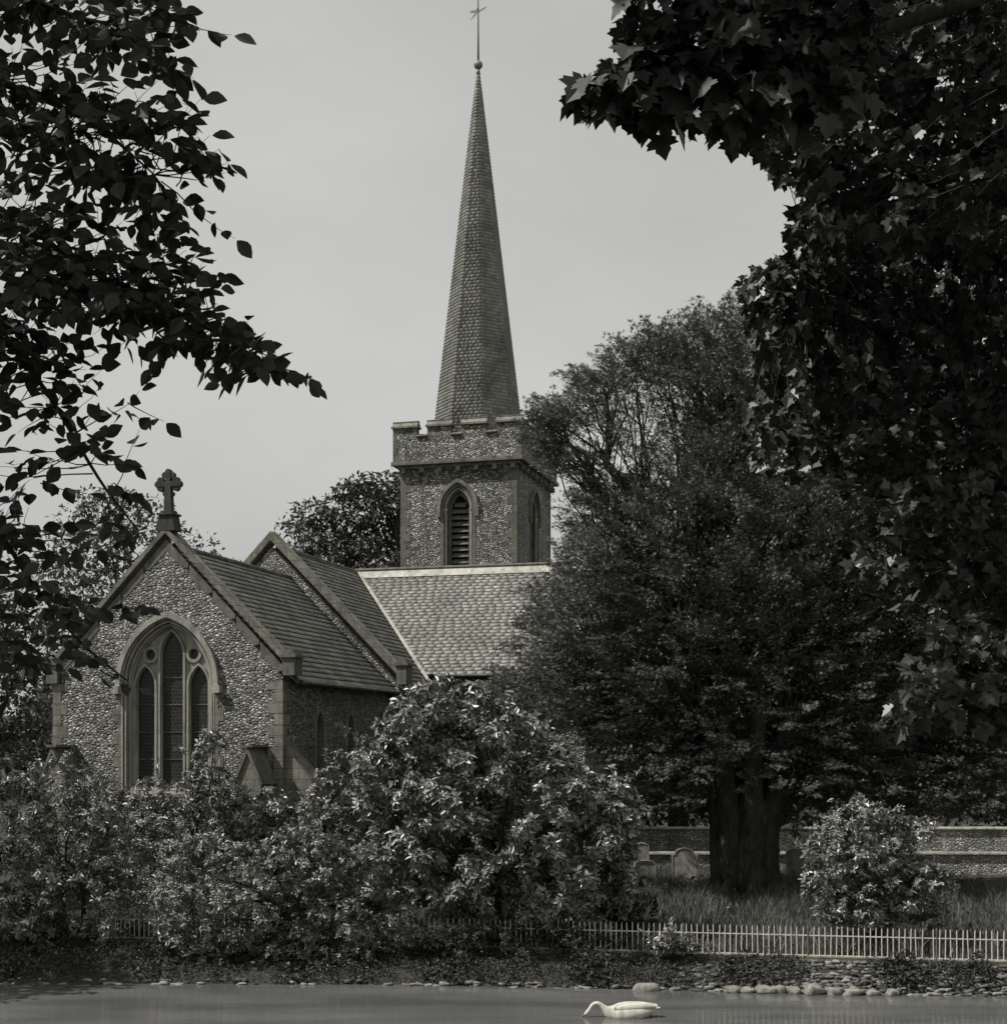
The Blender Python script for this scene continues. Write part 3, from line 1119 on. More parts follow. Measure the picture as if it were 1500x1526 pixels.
ms = merlons(PX0, PX1, 4, .50)
for fy0, fy1 in ((PY0, PY0 + .38), (PY1 - .38, PY1)):
    out = [(PX0, 18.09), (PX1, 18.09)]
    for a, b in reversed(ms):
        out += [(b, zm), (a, zm), (a, zb)] if a > PX0 + .01 else [(b, zm), (a, zm)]
        if a > PX0 + .01:
            k = ms.index((a, b)); out += [(ms[k - 1][1], zb)]
    mb.plate(out, fy0, fy1)
    for k, (a, b) in enumerate(ms):
        m_ = (fy0 + fy1) / 2
        cp.box(a - .07, b + .07, fy0 - .09, fy1 + .09, zm - .10, zm - .02)
        cp.plate([(fy0 - .06, zm - .017), (fy1 + .06, zm - .017), (m_ + .06, zm + .17), (m_ - .06, zm + .17)], a - .05, b + .05, (), 'x')
        cp.box(a - .06, b + .06, m_ - .08, m_ + .08, zm + .173, zm + .225)
        if k < 3:
            c0, c1 = b + .003, ms[k + 1][0] - .003
            cp.plate([(fy0 - .08, zb + .003), (fy1 + .05, zb + .003), (fy1 + .05, zb + .12), (fy0 + .12, zb + .17), (fy0 - .10, zb + .05)], c0, c1, (), 'x')
        # dressed jamb stones
        if k > 0 and fy0 < TY0: jbs.append((a - .006, a + .15, fy0 - .008, fy0 + .1, zb - .1, zm))
        if k < 3 and fy0 < TY0: jbs.append((b - .15, b + .006, fy0 - .008, fy0 + .1, zb - .1, zm))
ns = merlons(PY0, PY1, 4, .55)
for fx0, fx1 in ((PX0 + .004, PX0 + .38), (PX1 - .38, PX1 - .004)):
    mb.box(fx0, fx1, PY0 + .38, PY1 - .38, 18.09, zb)
    for k, (a, b) in enumerate(ns):
        a_, b_ = max(a, PY0 + .38), min(b, PY1 - .38)
        mb.box(fx0, fx1, a_, b_, zb + .002, zm)
        m_ = (fx0 + fx1) / 2
        cp.box(fx0 - .06, fx1 + .06, a_ + .07, b_ + (.05 if k < 3 else -.07), zm + .004, zm + .061)
        cp.plate([(fx0 - .04, zm + .064), (fx1 + .04, zm + .064), (m_ + .05, zm + .222), (m_ - .05, zm + .222)], a_ + .07, b_ + (.04 if k < 3 else -.07))
pp = part(mb, 'parapet', M['flint_tower'], tw, label='battlemented parapet with four merlons on the front')
for q_ in ((PX0, PY0, 1, 1), (PX1, PY0, -1, 1)):
    mb = MB(); quoins(mb, [q_], 18.1, zm - .01, .30, .16, .26, .010)
    part(mb, 'quoins', SD, tw)
for q_ in jbs:
    part(MB().box(*q_), 'jamb_stone', SD, tw)
part(cp, 'merlon_caps', ST, tw)
part(MB().box(TX0 + .1, TX1 - .1, TY0 + .1, TY1 - .1, 18.1, 18.3), 'tower_roof', M['lead'], tw)

# ---- spire
SX, SY = (TX0 + TX1) / 2, TY0 + 3.1
ZT = 36.65
Rz = lambda z: 1.93 * (ZT - z) / (ZT - 20.6) + .035


def oct_pt(k, z, r):
    a = R(22.5 + 45 * k) + math.pi / 2 * 0
    return (SX + r * math.sin(a), SY - r * math.cos(a), z)


mb = MB()
vs, fs = [], []
zz = [18.3, 36.6]
for z in zz:
    for k in range(8): vs.append(oct_pt(k, z, Rz(z) - .03))
for k in range(8): fs.append((k, (k + 1) % 8, (k + 1) % 8 + 8, k + 8))
fs.append(tuple(range(8, 16)))
mb.raw(vs, fs)
spire = part(mb, 'spire', M['shingle'], label='tall octagonal shingled spire')
r_ = np.random.default_rng(4)
V, cnt = [], 0
z = 18.35
row = 0
while z < 36.45:
    hgt = .155
    for k in range(8):
        A0, A1 = np.array(oct_pt(k, z, Rz(z))), np.array(oct_pt(k + 1, z, Rz(z)))
        B0, B1 = np.array(oct_pt(k, z + hgt * 1.2, Rz(z + hgt * 1.2))), np.array(oct_pt(k + 1, z + hgt * 1.2, Rz(z + hgt * 1.2)))
        mid = (A0 + A1) / 2
        nn = unit(np.array([mid[0] - SX, mid[1] - SY, .6 * 1.0 / 9]))
        L = np.linalg.norm(A1 - A0)
        m = max(1, int(round(L / .21)))
        cuts = np.linspace(0, 1, m + 1)
        cuts[1:-1] += r_.uniform(-.25, .25, m - 1) / m
        if row % 2 and m > 1: cuts[1:-1] += .4 / m
        cuts = np.clip(cuts, 0, 1)
        for c0, c1 in zip(cuts[:-1], cuts[1:]):
            if c1 - c0 < .01: continue
            g_ = .005 / L if m > 1 else 0
            lift = r_.uniform(.038, .042)
            dz = r_.uniform(-.008, .008)
            p = [A0 + (A1 - A0) * (c0 + g_ * (c0 > 0)), A0 + (A1 - A0) * c1, B0 + (B1 - B0) * c1, B0 + (B1 - B0) * (c0 + g_ * (c0 > 0))]
            p[0] = p[0] + [0, 0, dz]; p[1] = p[1] + [0, 0, dz]
            lo = [p[0] - nn * .01, p[1] - nn * .01, p[2] - nn * .02, p[3] - nn * .02]
            hi = [p[0] + nn * lift, p[1] + nn * lift, p[2] + nn * .006, p[3] + nn * .006]
            V += lo + hi; cnt += 1
    z += hgt; row += 1
f = np.array([[4, 5, 6, 7], [0, 1, 5, 4], [1, 2, 6, 5], [3, 0, 4, 7]])
lp = (f.ravel()[None, :] + (np.arange(cnt) * 8)[:, None]).ravel()
np_mesh('shingles', np.array(V), lp, np.arange(cnt * 4) * 4, np.full(cnt * 4, 4), M['shingle'], spire)

mb = MB().tube([(SX, SY, 36.85), (SX, SY, 38.4), (SX, SY, 40.1)], [.06, .035, .022], 8)
vane = part(mb, 'weathervane', M['iron'])
pr = [(.02 + .185 * math.sin(math.pi * i / 12), 36.82 - .185 * math.cos(math.pi * i / 12)) for i in range(13)]
part(MB().lathe(SX, SY, [(.10, 36.4), (.07, 36.62)] + pr + [(.06, 37.02), (.04, 37.2)], 18), 'ball', M['gilt'], vane, True)
part(MB().plate([(SX - .42, 39.28), (SX - .10, 39.22), (SX + .10, 39.26), (SX + .40, 39.42), (SX + .40, 39.45), (SX + .08, 39.34), (SX - .02, 39.46),
                 (SX - .14, 39.34), (SX - .30, 39.37)][::1], SY - .012, SY + .012), 'vane_blade', M['gilt'], vane)
part(MB().plate([(SX - .04, 39.20), (SX - .36, 38.92), (SX - .30, 39.02), (SX - .18, 39.19)][::-1], SY - .010, SY + .010), 'vane_blade', M['gilt'], vane)

# ================================================================ WALLS, GRAVES, FENCE, BANK
def low_wall(name, label, x0, x1, y, z0, z1, cop, th=.4):
    t = thing(name, label, 'wall', ((x0 + x1) / 2, y, z0))
    hw = (x1 - x0) / 2
    MB().box(-hw, hw, 0, th, -.3, z1 - z0 - .09).build('masonry', M['flint_low'], t)
    mb = MB()
    x = -hw
    while x < hw:
        w = random.uniform(.7, 1.1)
        dz = random.uniform(-.006, .006)
        mb.plate([(-.06, z1 - z0 - .087 + dz), (th + .06, z1 - z0 - .087 + dz), (th + .03, z1 - z0 - .03 + dz), (th / 2, z1 - z0 + dz), (-.03, z1 - z0 - .03 + dz)], x, min(x + w, hw) - .008, (), 'x')
        x += w
    mb.build('coping', cop, t)
    return t


low_wall('boundary_wall', 'low flint wall with a white stone coping just behind the gravestones', 3.4, 26, 50.0, .95, 1.83, M['boulder'])
low_wall('boundary_wall', 'taller flint wall further back, under the dark trees', 3.9, 30, 56.0, .95, 2.36, M['stone_pale'], .5)


def gravestone(label, px, d, w, h, style, tilt=0.0, rot=0.0, th=.11, mat=None):
    X = (px - 750) / F * d
    zb = float(gz(X, d)) - .05
    t = thing('gravestone', label, 'gravestone', (X, d, zb), rot, 'old headstones in the churchyard grass')
    t.rotation_euler = (0, tilt, rot)
    hw = w / 2
    if style == 'round':
        top = [(hw * math.cos(a), h - hw * .55 + hw * .55 * math.sin(a)) for a in np.linspace(0, math.pi, 14)]
    elif style == 'shoulder':
        top = [(hw, h - .22), (hw * .80, h - .22), (hw * .74, h - .14)] + [(hw * .74 * math.cos(a), h - .16 + .16 * math.sin(a)) for a in np.linspace(.2, math.pi - .2, 10)] + [(-hw * .74, h - .14), (-hw * .80, h - .22), (-hw, h - .22)]
    else:
        top = [(hw, h - .10), (hw * .6, h - .02), (0, h), (-hw * .6, h - .02), (-hw, h - .10)]
    out = [(-hw * .93, -.2), (hw * .93, -.2)] + top
    MB().plate(out, 0, th).build('slab', mat or M['grave'], t)
    # a raised rim on the front edge
    inner = [(x * .86, z * .97 if z > 0 else z) for x, z in out]
    vs, fs = [], []
    for p, q in zip(out[1:] + out[:1], inner[1:] + inner[:1]):
        vs += [(p[0], -.015, p[1]), (q[0], -.015, q[1]), (p[0], .004, p[1]), (q[0], .004, q[1])]
    for k in range(len(out) - 1):
        s, u = 4 * k, 4 * k + 4
        fs += [(s, u, u + 1, s + 1), (s + 1, u + 1, u + 3, s + 3), (s, s + 2, u + 2, u)]
    MB().raw(vs, fs).build('rim', mat or M['grave'], t)
    return t


gravestone('small shaded headstone with a cambered top, left of the large one', 961, 46.0, .72, .92, 'camber', .02, .1)
gravestone('headstone tip showing behind the small cambered one', 957, 48.2, .50, 1.28, 'round', -.02, .0, mat=M['grave'])
gravestone('largest headstone, round-shouldered, just left of the thick trunk', 1019, 46.2, .86, 1.30, 'shoulder', .015, -.12)
gravestone('narrow round-topped headstone right of the thick trunk', 1186, 45.5, .58, 1.28, 'round', -.03, .05, mat=M['grave'])

# fence
fz = .65
fence = thing('iron_fence', 'white painted iron railing fence along the pond bank', 'fence', (0, fence_y(0), fz), math.atan(FSL))
cosf = math.cos(math.atan(FSL))
pk = MB()
pk.tube([(0, 0, 0), (0, 0, .64), (0, 0, .70)], [.0145, .0145, .003], 6)
p0 = pk.build('picket', M['paint'], fence)
pitch = .1265
xs_f = np.arange(-15.0, 15.2, pitch)
vis = sorted(xs_f, key=lambda u: abs(u - 7.2))[:100]
visset = set(np.round(vis, 4))
rest = MB()
first = True
for u in xs_f:
    u2 = u / cosf
    if abs((u2 % 2.9) - 1.45) < .04: continue
    lean = rng.normal(0, .016)
    if rng.uniform() < .02: continue
    if round(u, 4) in visset:
        o = p0 if first else p0.copy()
        if not first: COL.objects.link(o)
        first = False
        o.parent = fence
        o.location = (u2, rng.normal(0, .003), .03 + rng.normal(0, .004))
        o.rotation_euler = (rng.normal(0, .01), lean, 0)
    else:
        rest.tube([(u2, 0, .03), (u2 + lean, 0, .67), (u2 + lean, 0, .73)], [.0145, .0145, .003], 6)
tag(rest.build('picket', M['paint'], fence), kind='stuff')
MB().box(-15.4, 15.6, -.010, .010, .500, .524).build('rail', M['paint'], fence)
MB().box(-15.4, 15.6, -.010, .010, .035, .06).build('rail', M['paint'], fence)
k = -14
for i in range(-6, 6):
    u = i * 2.9 + 1.45
    MB().tube([(u, 0, -.2), (u, 0, .70), (u, 0, .745)], [.021, .021, .008], 8).tube([(u + .02, .02, .50), (u + .05, .25, .25), (u + .10, .38, -.1)], .014, 6).build('post', M['stone_dark'], fence)
MB().box(-15.4, 15.6, -.13, .10, -.30, .028).build('kerb', M['stone'], fence)

# bank revetment: rough stones, one loose mesh pattern in one wall
import bmesh
ico_bm = bmesh.new(); bmesh.ops.create_icosphere(ico_bm, subdivisions=2, radius=1)
icoV = np.array([v.co[:] for v in ico_bm.verts]); icoF = np.array([[v.index for v in f.verts] for f in ico_bm.faces]); ico_bm.free()


def stones(name, pts, siz, mat, parent=None, rough=.18):
    V, Lp = [], []
    for i, (p, s) in enumerate(zip(pts, siz)):
        ph = rng.uniform(0, 6, 6)
        d = 1 + rough * (np.sin(icoV[:, 0] * 3 + ph[0]) * np.cos(icoV[:, 1] * 3.5 + ph[1]) + .6 * np.sin(icoV[:, 2] * 5 + ph[2] + icoV[:, 0] * 4))
        v = np.sign(icoV) * np.abs(icoV) ** .62 * d[:, None] * np.array(s)
        a = rng.uniform(-.35, .35); b = rng.uniform(-.15, .15)
        ca, sa, cb, sb = math.cos(a), math.sin(a), math.cos(b), math.sin(b)
        v = v @ np.array([[ca, -sa, 0], [sa, ca, 0], [0, 0, 1]]) @ np.array([[cb, 0, -sb], [0, 1, 0], [sb, 0, cb]])
        V.append(v + np.array(p)); Lp.append(icoF + i * len(icoV))
    V, Lp = np.concatenate(V), np.concatenate(Lp)
    return np_mesh(name, V, Lp.ravel(), np.arange(len(Lp)) * 3, np.full(len(Lp), 3), mat, parent, True)


pts, siz = [], []
for row in range(11):
    x = -16.0
    while x < 15:
        w = rng.uniform(.045, .13)
        x += w * 1.7
        y0, fy = float(shore(x)), float(fence_y(x)) - .14
        right = np.clip((x - 3.6) / 1.5, 0, 1)
        if row > 1 and rng.uniform() > right * .93: continue
        if row <= 1 and rng.uniform() > .35 + .6 * right: continue
        if row == 0: w *= 1.3
        y = y0 - .02 + (fy - y0) * (row / 10.5) ** 1.1 + rng.normal(0, .025)
        z = max(row * .057 + rng.normal(0, .016), float(gz(x, y)) - .01)
        pts.append((x, y, z)); siz.append((w, w * rng.uniform(.6, .9), rng.uniform(.026, .045)))
wallst = stones('bank_wall', pts, siz, M['rubble'], None, .30)
tag(wallst, 'rough flint and rubble revetment between the water and the railings', 'bank wall')

for i, (px, w) in enumerate([(1092, .20), (1113, .16), (1140, .24), (1160, .15), (1182, .17), (1213, .26), (1243, .22), (1270, .25), (1300, .17), (1330, .15)]):
    d = 32.0
    for _ in range(3): d = float(shore((px - 750) / F * d)) - .12
    X = (px - 750) / F * d
    h = [.09, .08, .10, .11, .10, .15, .11, .09, .08, .10][i]
    s = stones('boulder', [(0, 0, 0)], [(w * .95, w * .8, h)], M['boulder'], None, .34)
    s.location = (X, d, h * .45)
    tag(s, ['narrow pale boulder at the left end of the row on the waterline', 'second pale boulder from the left on the waterline', 'long low pale boulder, third from the left on the waterline',
            'small pale boulder, fourth from the left on the waterline', 'fifth pale boulder from the left, below the railings', 'tallest and bulkiest pale boulder on the waterline',
            'wide pale boulder just right of the tallest one', 'long flat pale boulder, third from the right on the waterline', 'small pale boulder, second from the right on the waterline',
            'last pale boulder on the right of the waterline row'][i], 'boulder', 'pale boulders along the waterline')

# swan and pale slab at the water's edge
def swan():
    d = HC * F / (1516 - YH)
    X = (930 - 750) / F * d
    t = thing('swan', 'white swan feeding on the pond with its neck low along the water', 'swan', (X, d, 0), 0)
    # tail, back, breast, then the neck curving over and down to the water, and the head
    secs = [(.74, .20, .01, .01), (.64, .16, .07, .035), (.50, .12, .15, .11), (.34, .09, .21, .18), (.16, .07, .245, .21), (-.02, .06, .25, .215), (-.18, .07, .22, .19), (-.31, .10, .155, .145),
            (-.39, .155, .09, .085), (-.445, .215, .058, .056), (-.50, .262, .048, .046), (-.56, .285, .043, .042), (-.62, .275, .041, .040), (-.67, .235, .040, .039), (-.705, .18, .040, .039), (-.73, .13, .044, .046),
            (-.765, .09, .046, .046), (-.80, .06, .036, .034), (-.825, .045, .02, .018)]
    vs, fs = [], []
    n = 18
    for i, (x, z, ry, rz) in enumerate(secs):
        a_, b_ = secs[max(0, i - 1)], secs[min(len(secs) - 1, i + 1)]
        tx, tz = b_[0] - a_[0], b_[1] - a_[1]
        l_ = math.hypot(tx, tz)
        if i < 7: tx, tz, l_ = -1, 0, 1
        ux, uz = tz / l_, -tx / l_
        for k in range(n):
            a = 2 * math.pi * k / n
            vs.append((x + ux * rz * math.sin(a), ry * math.cos(a), z + uz * rz * math.sin(a)))
    for i in range(len(secs) - 1):
        for k in range(n):
            a, b = i * n + k, i * n + (k + 1) % n
            fs.append((a, b, b + n, a + n))
    fs += [tuple(range(n)), tuple(reversed(range((len(secs) - 1) * n, len(secs) * n)))]
    MB().raw(vs, fs).build('body', M['swan'], t, True)
    for s in (-1, 1):
        V_, F_ = [], []
        for i in range(13):
            u = i / 12
            rr = math.sin(math.pi * (.04 + .93 * u)) ** .55
            for j in range(14):
                a = 2 * math.pi * j / 14
                V_.append((-.22 + .90 * u, s * (.135 - .07 * u) + .115 * rr * math.cos(a) * (1 - .5 * u), .185 + .05 * u + .125 * rr * math.sin(a) * (1 - .45 * u)))
        F_ = [(i * 14 + j, i * 14 + (j + 1) % 14, (i + 1) * 14 + (j + 1) % 14, (i + 1) * 14 + j) for i in range(12) for j in range(14)]
        F_ += [tuple(range(14)), tuple(reversed(range(168, 182)))]
        MB().raw(V_, F_).build('wing', M['swan'], t, True)
    MB().tube([(-.815, 0, .05), (-.87, 0, .015), (-.91, 0, -.02)], [.022, .018, .008], 8).build('bill', M['bill'], t, True)


swan()
d = float(shore(3.3)) - .15
so = stones('boulder', [(0, 0, 0)], [(.30, .16, .15)], M['boulder'], None, .08)
so.location = ((963 - 750) / F * d, d, .03)
tag(so, 'pale low stone lying apart at the water edge behind the swan', 'stone')

# ================================================================ VEGETATION: background
def base_at(px, d, z=None):
    X = (px - 750) / F * d
    return (X, d, float(gz(X, d)) if z is None else z)


tree_px('broadleaf_tree', 'dark round-topped tree behind the church, left of the tower', 'tree',
        [(425, 800), (440, 760), (480, 745), (500, 715), (545, 698), (590, 700), (640, 690), (700, 700), (740, 760), (740, 1000), (420, 1000)],
        84, 3.5, 170, 17, 1.1, M['leaf_far'], base_at(570, 84), .5, 12, 'clump', per=150, size=.36, gz=1, inset=12)
tree_px('broadleaf_tree', 'tree with haze painted into its pale leaves, rising behind the chancel cross', 'tree',
        [(60, 800), (95, 750), (130, 728), (180, 718), (225, 735), (255, 765), (285, 790), (330, 825), (380, 835), (400, 900), (400, 1110), (60, 1110)],
        78, 3.5, 200, 20, 1.0, M['leaf_pale'], base_at(215, 78), .45, 12, 'clump', per=110, size=.30, gz=1, inset=10)
tree_px('broadleaf_tree', 'dark tree at the far left, behind the overhanging branch', 'tree',
        [(-140, 760), (-40, 800), (30, 850), (75, 900), (100, 980), (85, 1150), (-140, 1150)],
        52, 3, 110, 22, .8, M['leaf_far'], base_at(-30, 52), .35, 10, 'clump', per=120, size=.22, gz=1)
tree_px('broadleaf_tree', 'unseen bushy tree added to shade the left bank, beyond the left edge of the picture', 'tree',
        [(-780, 1000), (-640, 900), (-420, 840), (-230, 900), (-140, 990), (-170, 1120), (-500, 1250), (-760, 1150)],
        33.5, 3.5, 200, 34, 1.0, M['leaf_far'], base_at(-440, 34.5), .35, 10, 'clump', per=90, size=.3, gz=.8)  # unseen tree, added only to throw shade on the left bushes
for i, (pl, px, d, lab) in enumerate([
    ([(870, 1240), (860, 1000), (900, 850), (1000, 780), (1120, 800), (1180, 900), (1190, 1240)], 1010, 66, 'dark tree behind the taller flint wall, left of the thick trunk'),
    ([(1120, 1240), (1120, 900), (1200, 760), (1320, 720), (1400, 800), (1420, 1000), (1400, 1240)], 1270, 68, 'dark tree behind the taller flint wall, right of the thick trunk'),
    ([(1340, 1240), (1350, 850), (1450, 650), (1560, 620), (1680, 700), (1700, 1240)], 1520, 64, 'dark tree behind the taller flint wall at the far right')]):
    tree_px('broadleaf_tree', lab, 'tree', pl, d, 3.5, 150, 24, 1.1, M['leaf_far'], base_at(px, d), .45, 12, 'clump', per=110, size=.34, gz=1.1, group='trees beyond the churchyard wall')

# distant wood ring
nW = 26000
ang = rng.uniform(-1.2, 1.2, nW)
dist = rng.uniform(120, 150, nW)
hh = 9 * np.abs(np.sin(ang * 17)) ** .4 * np.abs(np.sin(ang * 31 + 1)) ** .3 + 2
Pw = np.stack([np.sin(ang) * dist, np.cos(ang) * dist, 0 * ang], 1)
Pw[:, 2] = gz(Pw[:, 0], Pw[:, 1]) + hh * rng.uniform(0, 1, nW) ** .6
ow = leaves('distant_wood', Pw, rng.normal(size=Pw.shape), rng.normal(size=Pw.shape) + [0, -.3, .6], 1.5, T_RHOMB, M['leaf_far'])
tag(ow, 'far wood along the horizon behind the churchyard', 'wood', kind='stuff')

# ================================================================ YEW
yd = 43.0
ypoly = [(770, 640), (790, 600), (850, 585), (820, 548), (880, 540), (930, 500), (985, 480), (1060, 455), (1130, 470), (1250, 440), (1400, 470), (1520, 560),
         (1560, 700), (1560, 1000), (1560, 1215), (1420, 1222), (1330, 1215), (1250, 1225), (1190, 1235), (1120, 1222), (1060, 1228), (1000, 1215), (950, 1200), (880, 1120), (790, 1090), (720, 1050), (700, 1020),
         (780, 990), (800, 960), (770, 890), (765, 870), (812, 858), (826, 800), (832, 760), (826, 715), (790, 690)]
holes = [(875, 655, 30, 14), (925, 690, 34, 12), (955, 640, 22, 14), (860, 690, 12, 9), (905, 655, 26, 10), (880, 640, 18, 8), (945, 690, 22, 8), (930, 600, 18, 10), (970, 625, 20, 8), (1000, 665, 14, 8), (850, 665, 12, 10), (1060, 640, 10, 8), (990, 575, 12, 9), (840, 740, 14, 20),
         (1040, 930, 22, 16), (1080, 980, 18, 12), (960, 870, 10, 8)]
C, e = fill(ypoly, 2100, 13, 10.5, holes)
E = e.max()
lay = rng.uniform(-1, 1, len(C))
dd = yd + lay * 4.2 * np.sqrt(np.clip(e / E, .03, 1)) + .3
cen = np.stack([(C[:, 0] - 750) / F * dd, dd, HC - (C[:, 1] - YH) / F * dd], 1)
C2, e2 = fill([(720, 1010), (790, 900), (850, 800), (950, 740), (1060, 700), (1200, 690), (1560, 700), (1560, 1215), (1420, 1222), (1290, 1200), (1235, 1228), (1190, 1190), (1150, 1165), (1115, 1190), (1080, 1160), (1050, 1205), (1000, 1190), (950, 1205), (880, 1110), (790, 1080)], 1150, 10, 12)
d2 = 41.2 + rng.uniform(-1, 1, len(C2)) * 2.2
cen = np.concatenate([cen, np.stack([(C2[:, 0] - 750) / F * d2, d2, HC - (C2[:, 1] - YH) / F * d2], 1)])
C3, e3 = fill([(790, 640), (800, 600), (850, 588), (825, 552), (880, 542), (930, 502), (985, 482), (1060, 457), (1250, 440), (1500, 540), (1500, 760), (1250, 740), (1010, 760), (860, 790), (845, 730), (1000, 705), (1035, 650), (1000, 560), (930, 570), (870, 600), (840, 640), (830, 700), (800, 690)], 520, 9, 10)
d3 = 43.5 + rng.uniform(-1, 1, len(C3)) * 2.5
cen = np.concatenate([cen, np.stack([(C3[:, 0] - 750) / F * d3, d3, HC - (C3[:, 1] - YH) / F * d3], 1)])
C4, e4 = fill([(780, 630), (800, 600), (850, 595), (850, 690), (828, 705), (800, 685)], 26, 3, 9)
d4 = 43.0 + rng.uniform(-1, 1, len(C4)) * .8
cen = np.concatenate([cen, np.stack([(C4[:, 0] - 750) / F * d4, d4, HC - (C4[:, 1] - YH) / F * d4], 1)])
yb = base_at(1098, 42.0)
yew = thing('yew_tree', 'huge spreading old yew with a massive fluted trunk beside the church', 'tree', yb)
cl = cen - np.array(yb)
# fluted trunk
vs, fs = [], []
ns, nz = 56, 26
for j in range(nz):
    t = j / (nz - 1)
    z = -.3 + t * 3.6
    for k in range(ns):
        a = 2 * math.pi * k / ns
        flute = .22 * math.sin(5 * a + 1.0 + t * 1.4) + .13 * math.sin(9 * a + 2.2 - t * 2.2) + .05 * math.sin(17 * a + t * 5) + .05 * math.sin(7 * a - 11 * t) * math.sin(13 * t + a) + .035 * math.sin(29 * a + 9 * t) + random.uniform(-.03, .03)
        rad = (.90 - .16 * min(1, t * 1.6) + .30 * max(0, t - .55) * 2 + .42 * (max(0, .20 - t) / .20) ** 1.5) * (1 + flute * .9) * (1 if t < .8 else math.sqrt(max(.05, 1 - ((t - .8) / .205) ** 2)))
        vs.append((rad * math.cos(a) + .10 * t + .25 * math.sin(t * 2), rad * .9 * math.sin(a), z))
for j in range(nz - 1):
    for k in range(ns):
        a, b = j * ns + k, j * ns + (k + 1) % ns
        fs.append((a, b, b + ns, a + ns))
fs.append(tuple(range((nz - 1) * ns, nz * ns)))
mb = MB().raw(vs, fs)
for i in range(8):
    az = 2 * math.pi * i / 8 + rng.uniform(-.25, .25)
    o_ = rng.uniform(.75, 1.25)
    mb.tube(curve((.45 * math.cos(az) + .1, .38 * math.sin(az), .3), (.30 + 1.25 * o_ * math.cos(az), o_ * math.sin(az), rng.uniform(5.0, 6.0)), -.02, 8, .012), list(np.linspace(.40, .22, 8)), 12, True)
# limbs
cc, a = cluster(cl, 26)
for i in range(26):
    mem = cl[a == i]
    if not len(mem): continue
    az = math.atan2(cc[i][1], cc[i][0])
    st = np.array([.3 + .75 * math.cos(az), .65 * math.sin(az), rng.uniform(2.2, 3.4)])
    L = np.linalg.norm(cc[i] - st)
    pts = curve(st, cc[i], .10, 9, .025)
    r0 = min(.36, .05 + L * .028)
    rr_ = np.linspace(r0, .05, 9)
    mb.tube(pts, list(rr_), 8, False)
    for c in mem[::2]:
        j = int(rng.integers(3, 9))
        mb.tube(curve(pts[j], c, .03, 6, .05), list(np.linspace(min(rr_[j] * .5, .045), .006, 6)), 4, False)
mb.build('trunk', M['bark_yew'], yew, True)
# foliage in tapering plumes that reach outwards
hub = np.array([.8, 0, 5.5])
odir = unit((cl - hub) * np.array([1, 1, .45]) + np.array([0, 0, .45]))
k = 3
src = np.repeat(np.arange(len(cl)), k)
pd = unit(odir[src] + rng.normal(0, .55, (len(src), 3)) * np.array([1, 1, .45]))
pl = rng.uniform(.55, 1.15, len(src))
st_ = cl[src] - pd * (pl * .5)[:, None] + rng.normal(0, .16, (len(src), 3))
per = 56
idx = np.repeat(np.arange(len(src)), per)
u = rng.uniform(0, 1, len(idx)) ** .85
rad = .20 * (1 - u) ** .7 + .03
off = rng.normal(0, .6, (len(idx), 3)) * rad[:, None] * np.array([1.2, 1.2, .38])
pos = st_[idx] + pd[idx] * (pl[idx] * u)[:, None] + off
tip = unit(pd[idx] + off * 3.5 + rng.normal(0, .35, off.shape) + np.array([0, 0, -.15]))
nrm = unit(np.array([0, 0, 1.0]) + rng.normal(0, .55, off.shape))
leaves('crown', pos, tip, nrm, .13 * rng.uniform(.6, 1.25, len(idx)), T_SPRAY, M['leaf_yew'], yew)

# ================================================================ SHRUBS
def shrub(label, poly, d, thick, n, mind, r, size, mat, bx, kind='rosette', tpl=T_LAUREL, name='shrub', cat='shrub', shoots=14, k=6, tr=.07, holes=(), per=90, group=None, low=.75):
    return tree_px(name, label, cat, poly, d, thick, n, mind, r, M[mat], base_at(bx, d), tr, 9, kind, per=per, size=size, tpl=tpl, shoots=shoots, k=k, gz=low, fork=.35, holes=holes, flat=.8, bark='twig', group=group)


shrub('largest laurel, tall glossy leaves, in front of the pale slate roof',
      [(545, 1080), (575, 1060), (600, 1025), (640, 1008), (690, 1000), (740, 1030), (790, 1060), (850, 1105), (890, 1140), (935, 1165), (968, 1205), (950, 1240), (945, 1290), (975, 1320), (940, 1370), (885, 1405), (830, 1380), (760, 1388), (700, 1378), (640, 1392),
       (600, 1330), (560, 1270), (530, 1200), (520, 1130)], 35.0, 2.3, 430, 16, .34, .17, 'leaf_laurel', 740, shoots=22, k=6, tr=.12)
shrub('low fine-leaved bush spilling over the railings below the tall laurel',
      [(240, 1260), (300, 1235), (380, 1250), (430, 1225), (500, 1240), (560, 1270), (600, 1310), (618, 1370), (600, 1415), (560, 1430), (505, 1455), (430, 1432), (375, 1452), (300, 1430), (240, 1405), (225, 1330)],
      34.3, 1.0, 380, 11.5, .24, .10, 'leaf_shrub', 430, shoots=15, k=6, low=.15)
shrub('mid-height bush under the right end of the chancel gable',
      [(360, 1190), (400, 1165), (440, 1185), (470, 1140), (520, 1105), (560, 1110), (575, 1200), (590, 1290), (540, 1310), (440, 1290), (350, 1290), (330, 1230)],
      37.3, 1.0, 190, 14, .30, .13, 'leaf_shrub', 470, shoots=14, k=6)
shrub('bush with a raised shoot crossing the foot of the traceried window',
      [(190, 1190), (215, 1150), (265, 1155), (285, 1110), (300, 1085), (335, 1075), (345, 1100), (330, 1140), (370, 1165), (385, 1230), (370, 1300), (260, 1300), (190, 1290)],
      37.0, .9, 190, 13, .26, .125, 'leaf_shrub', 285, shoots=14, k=6)
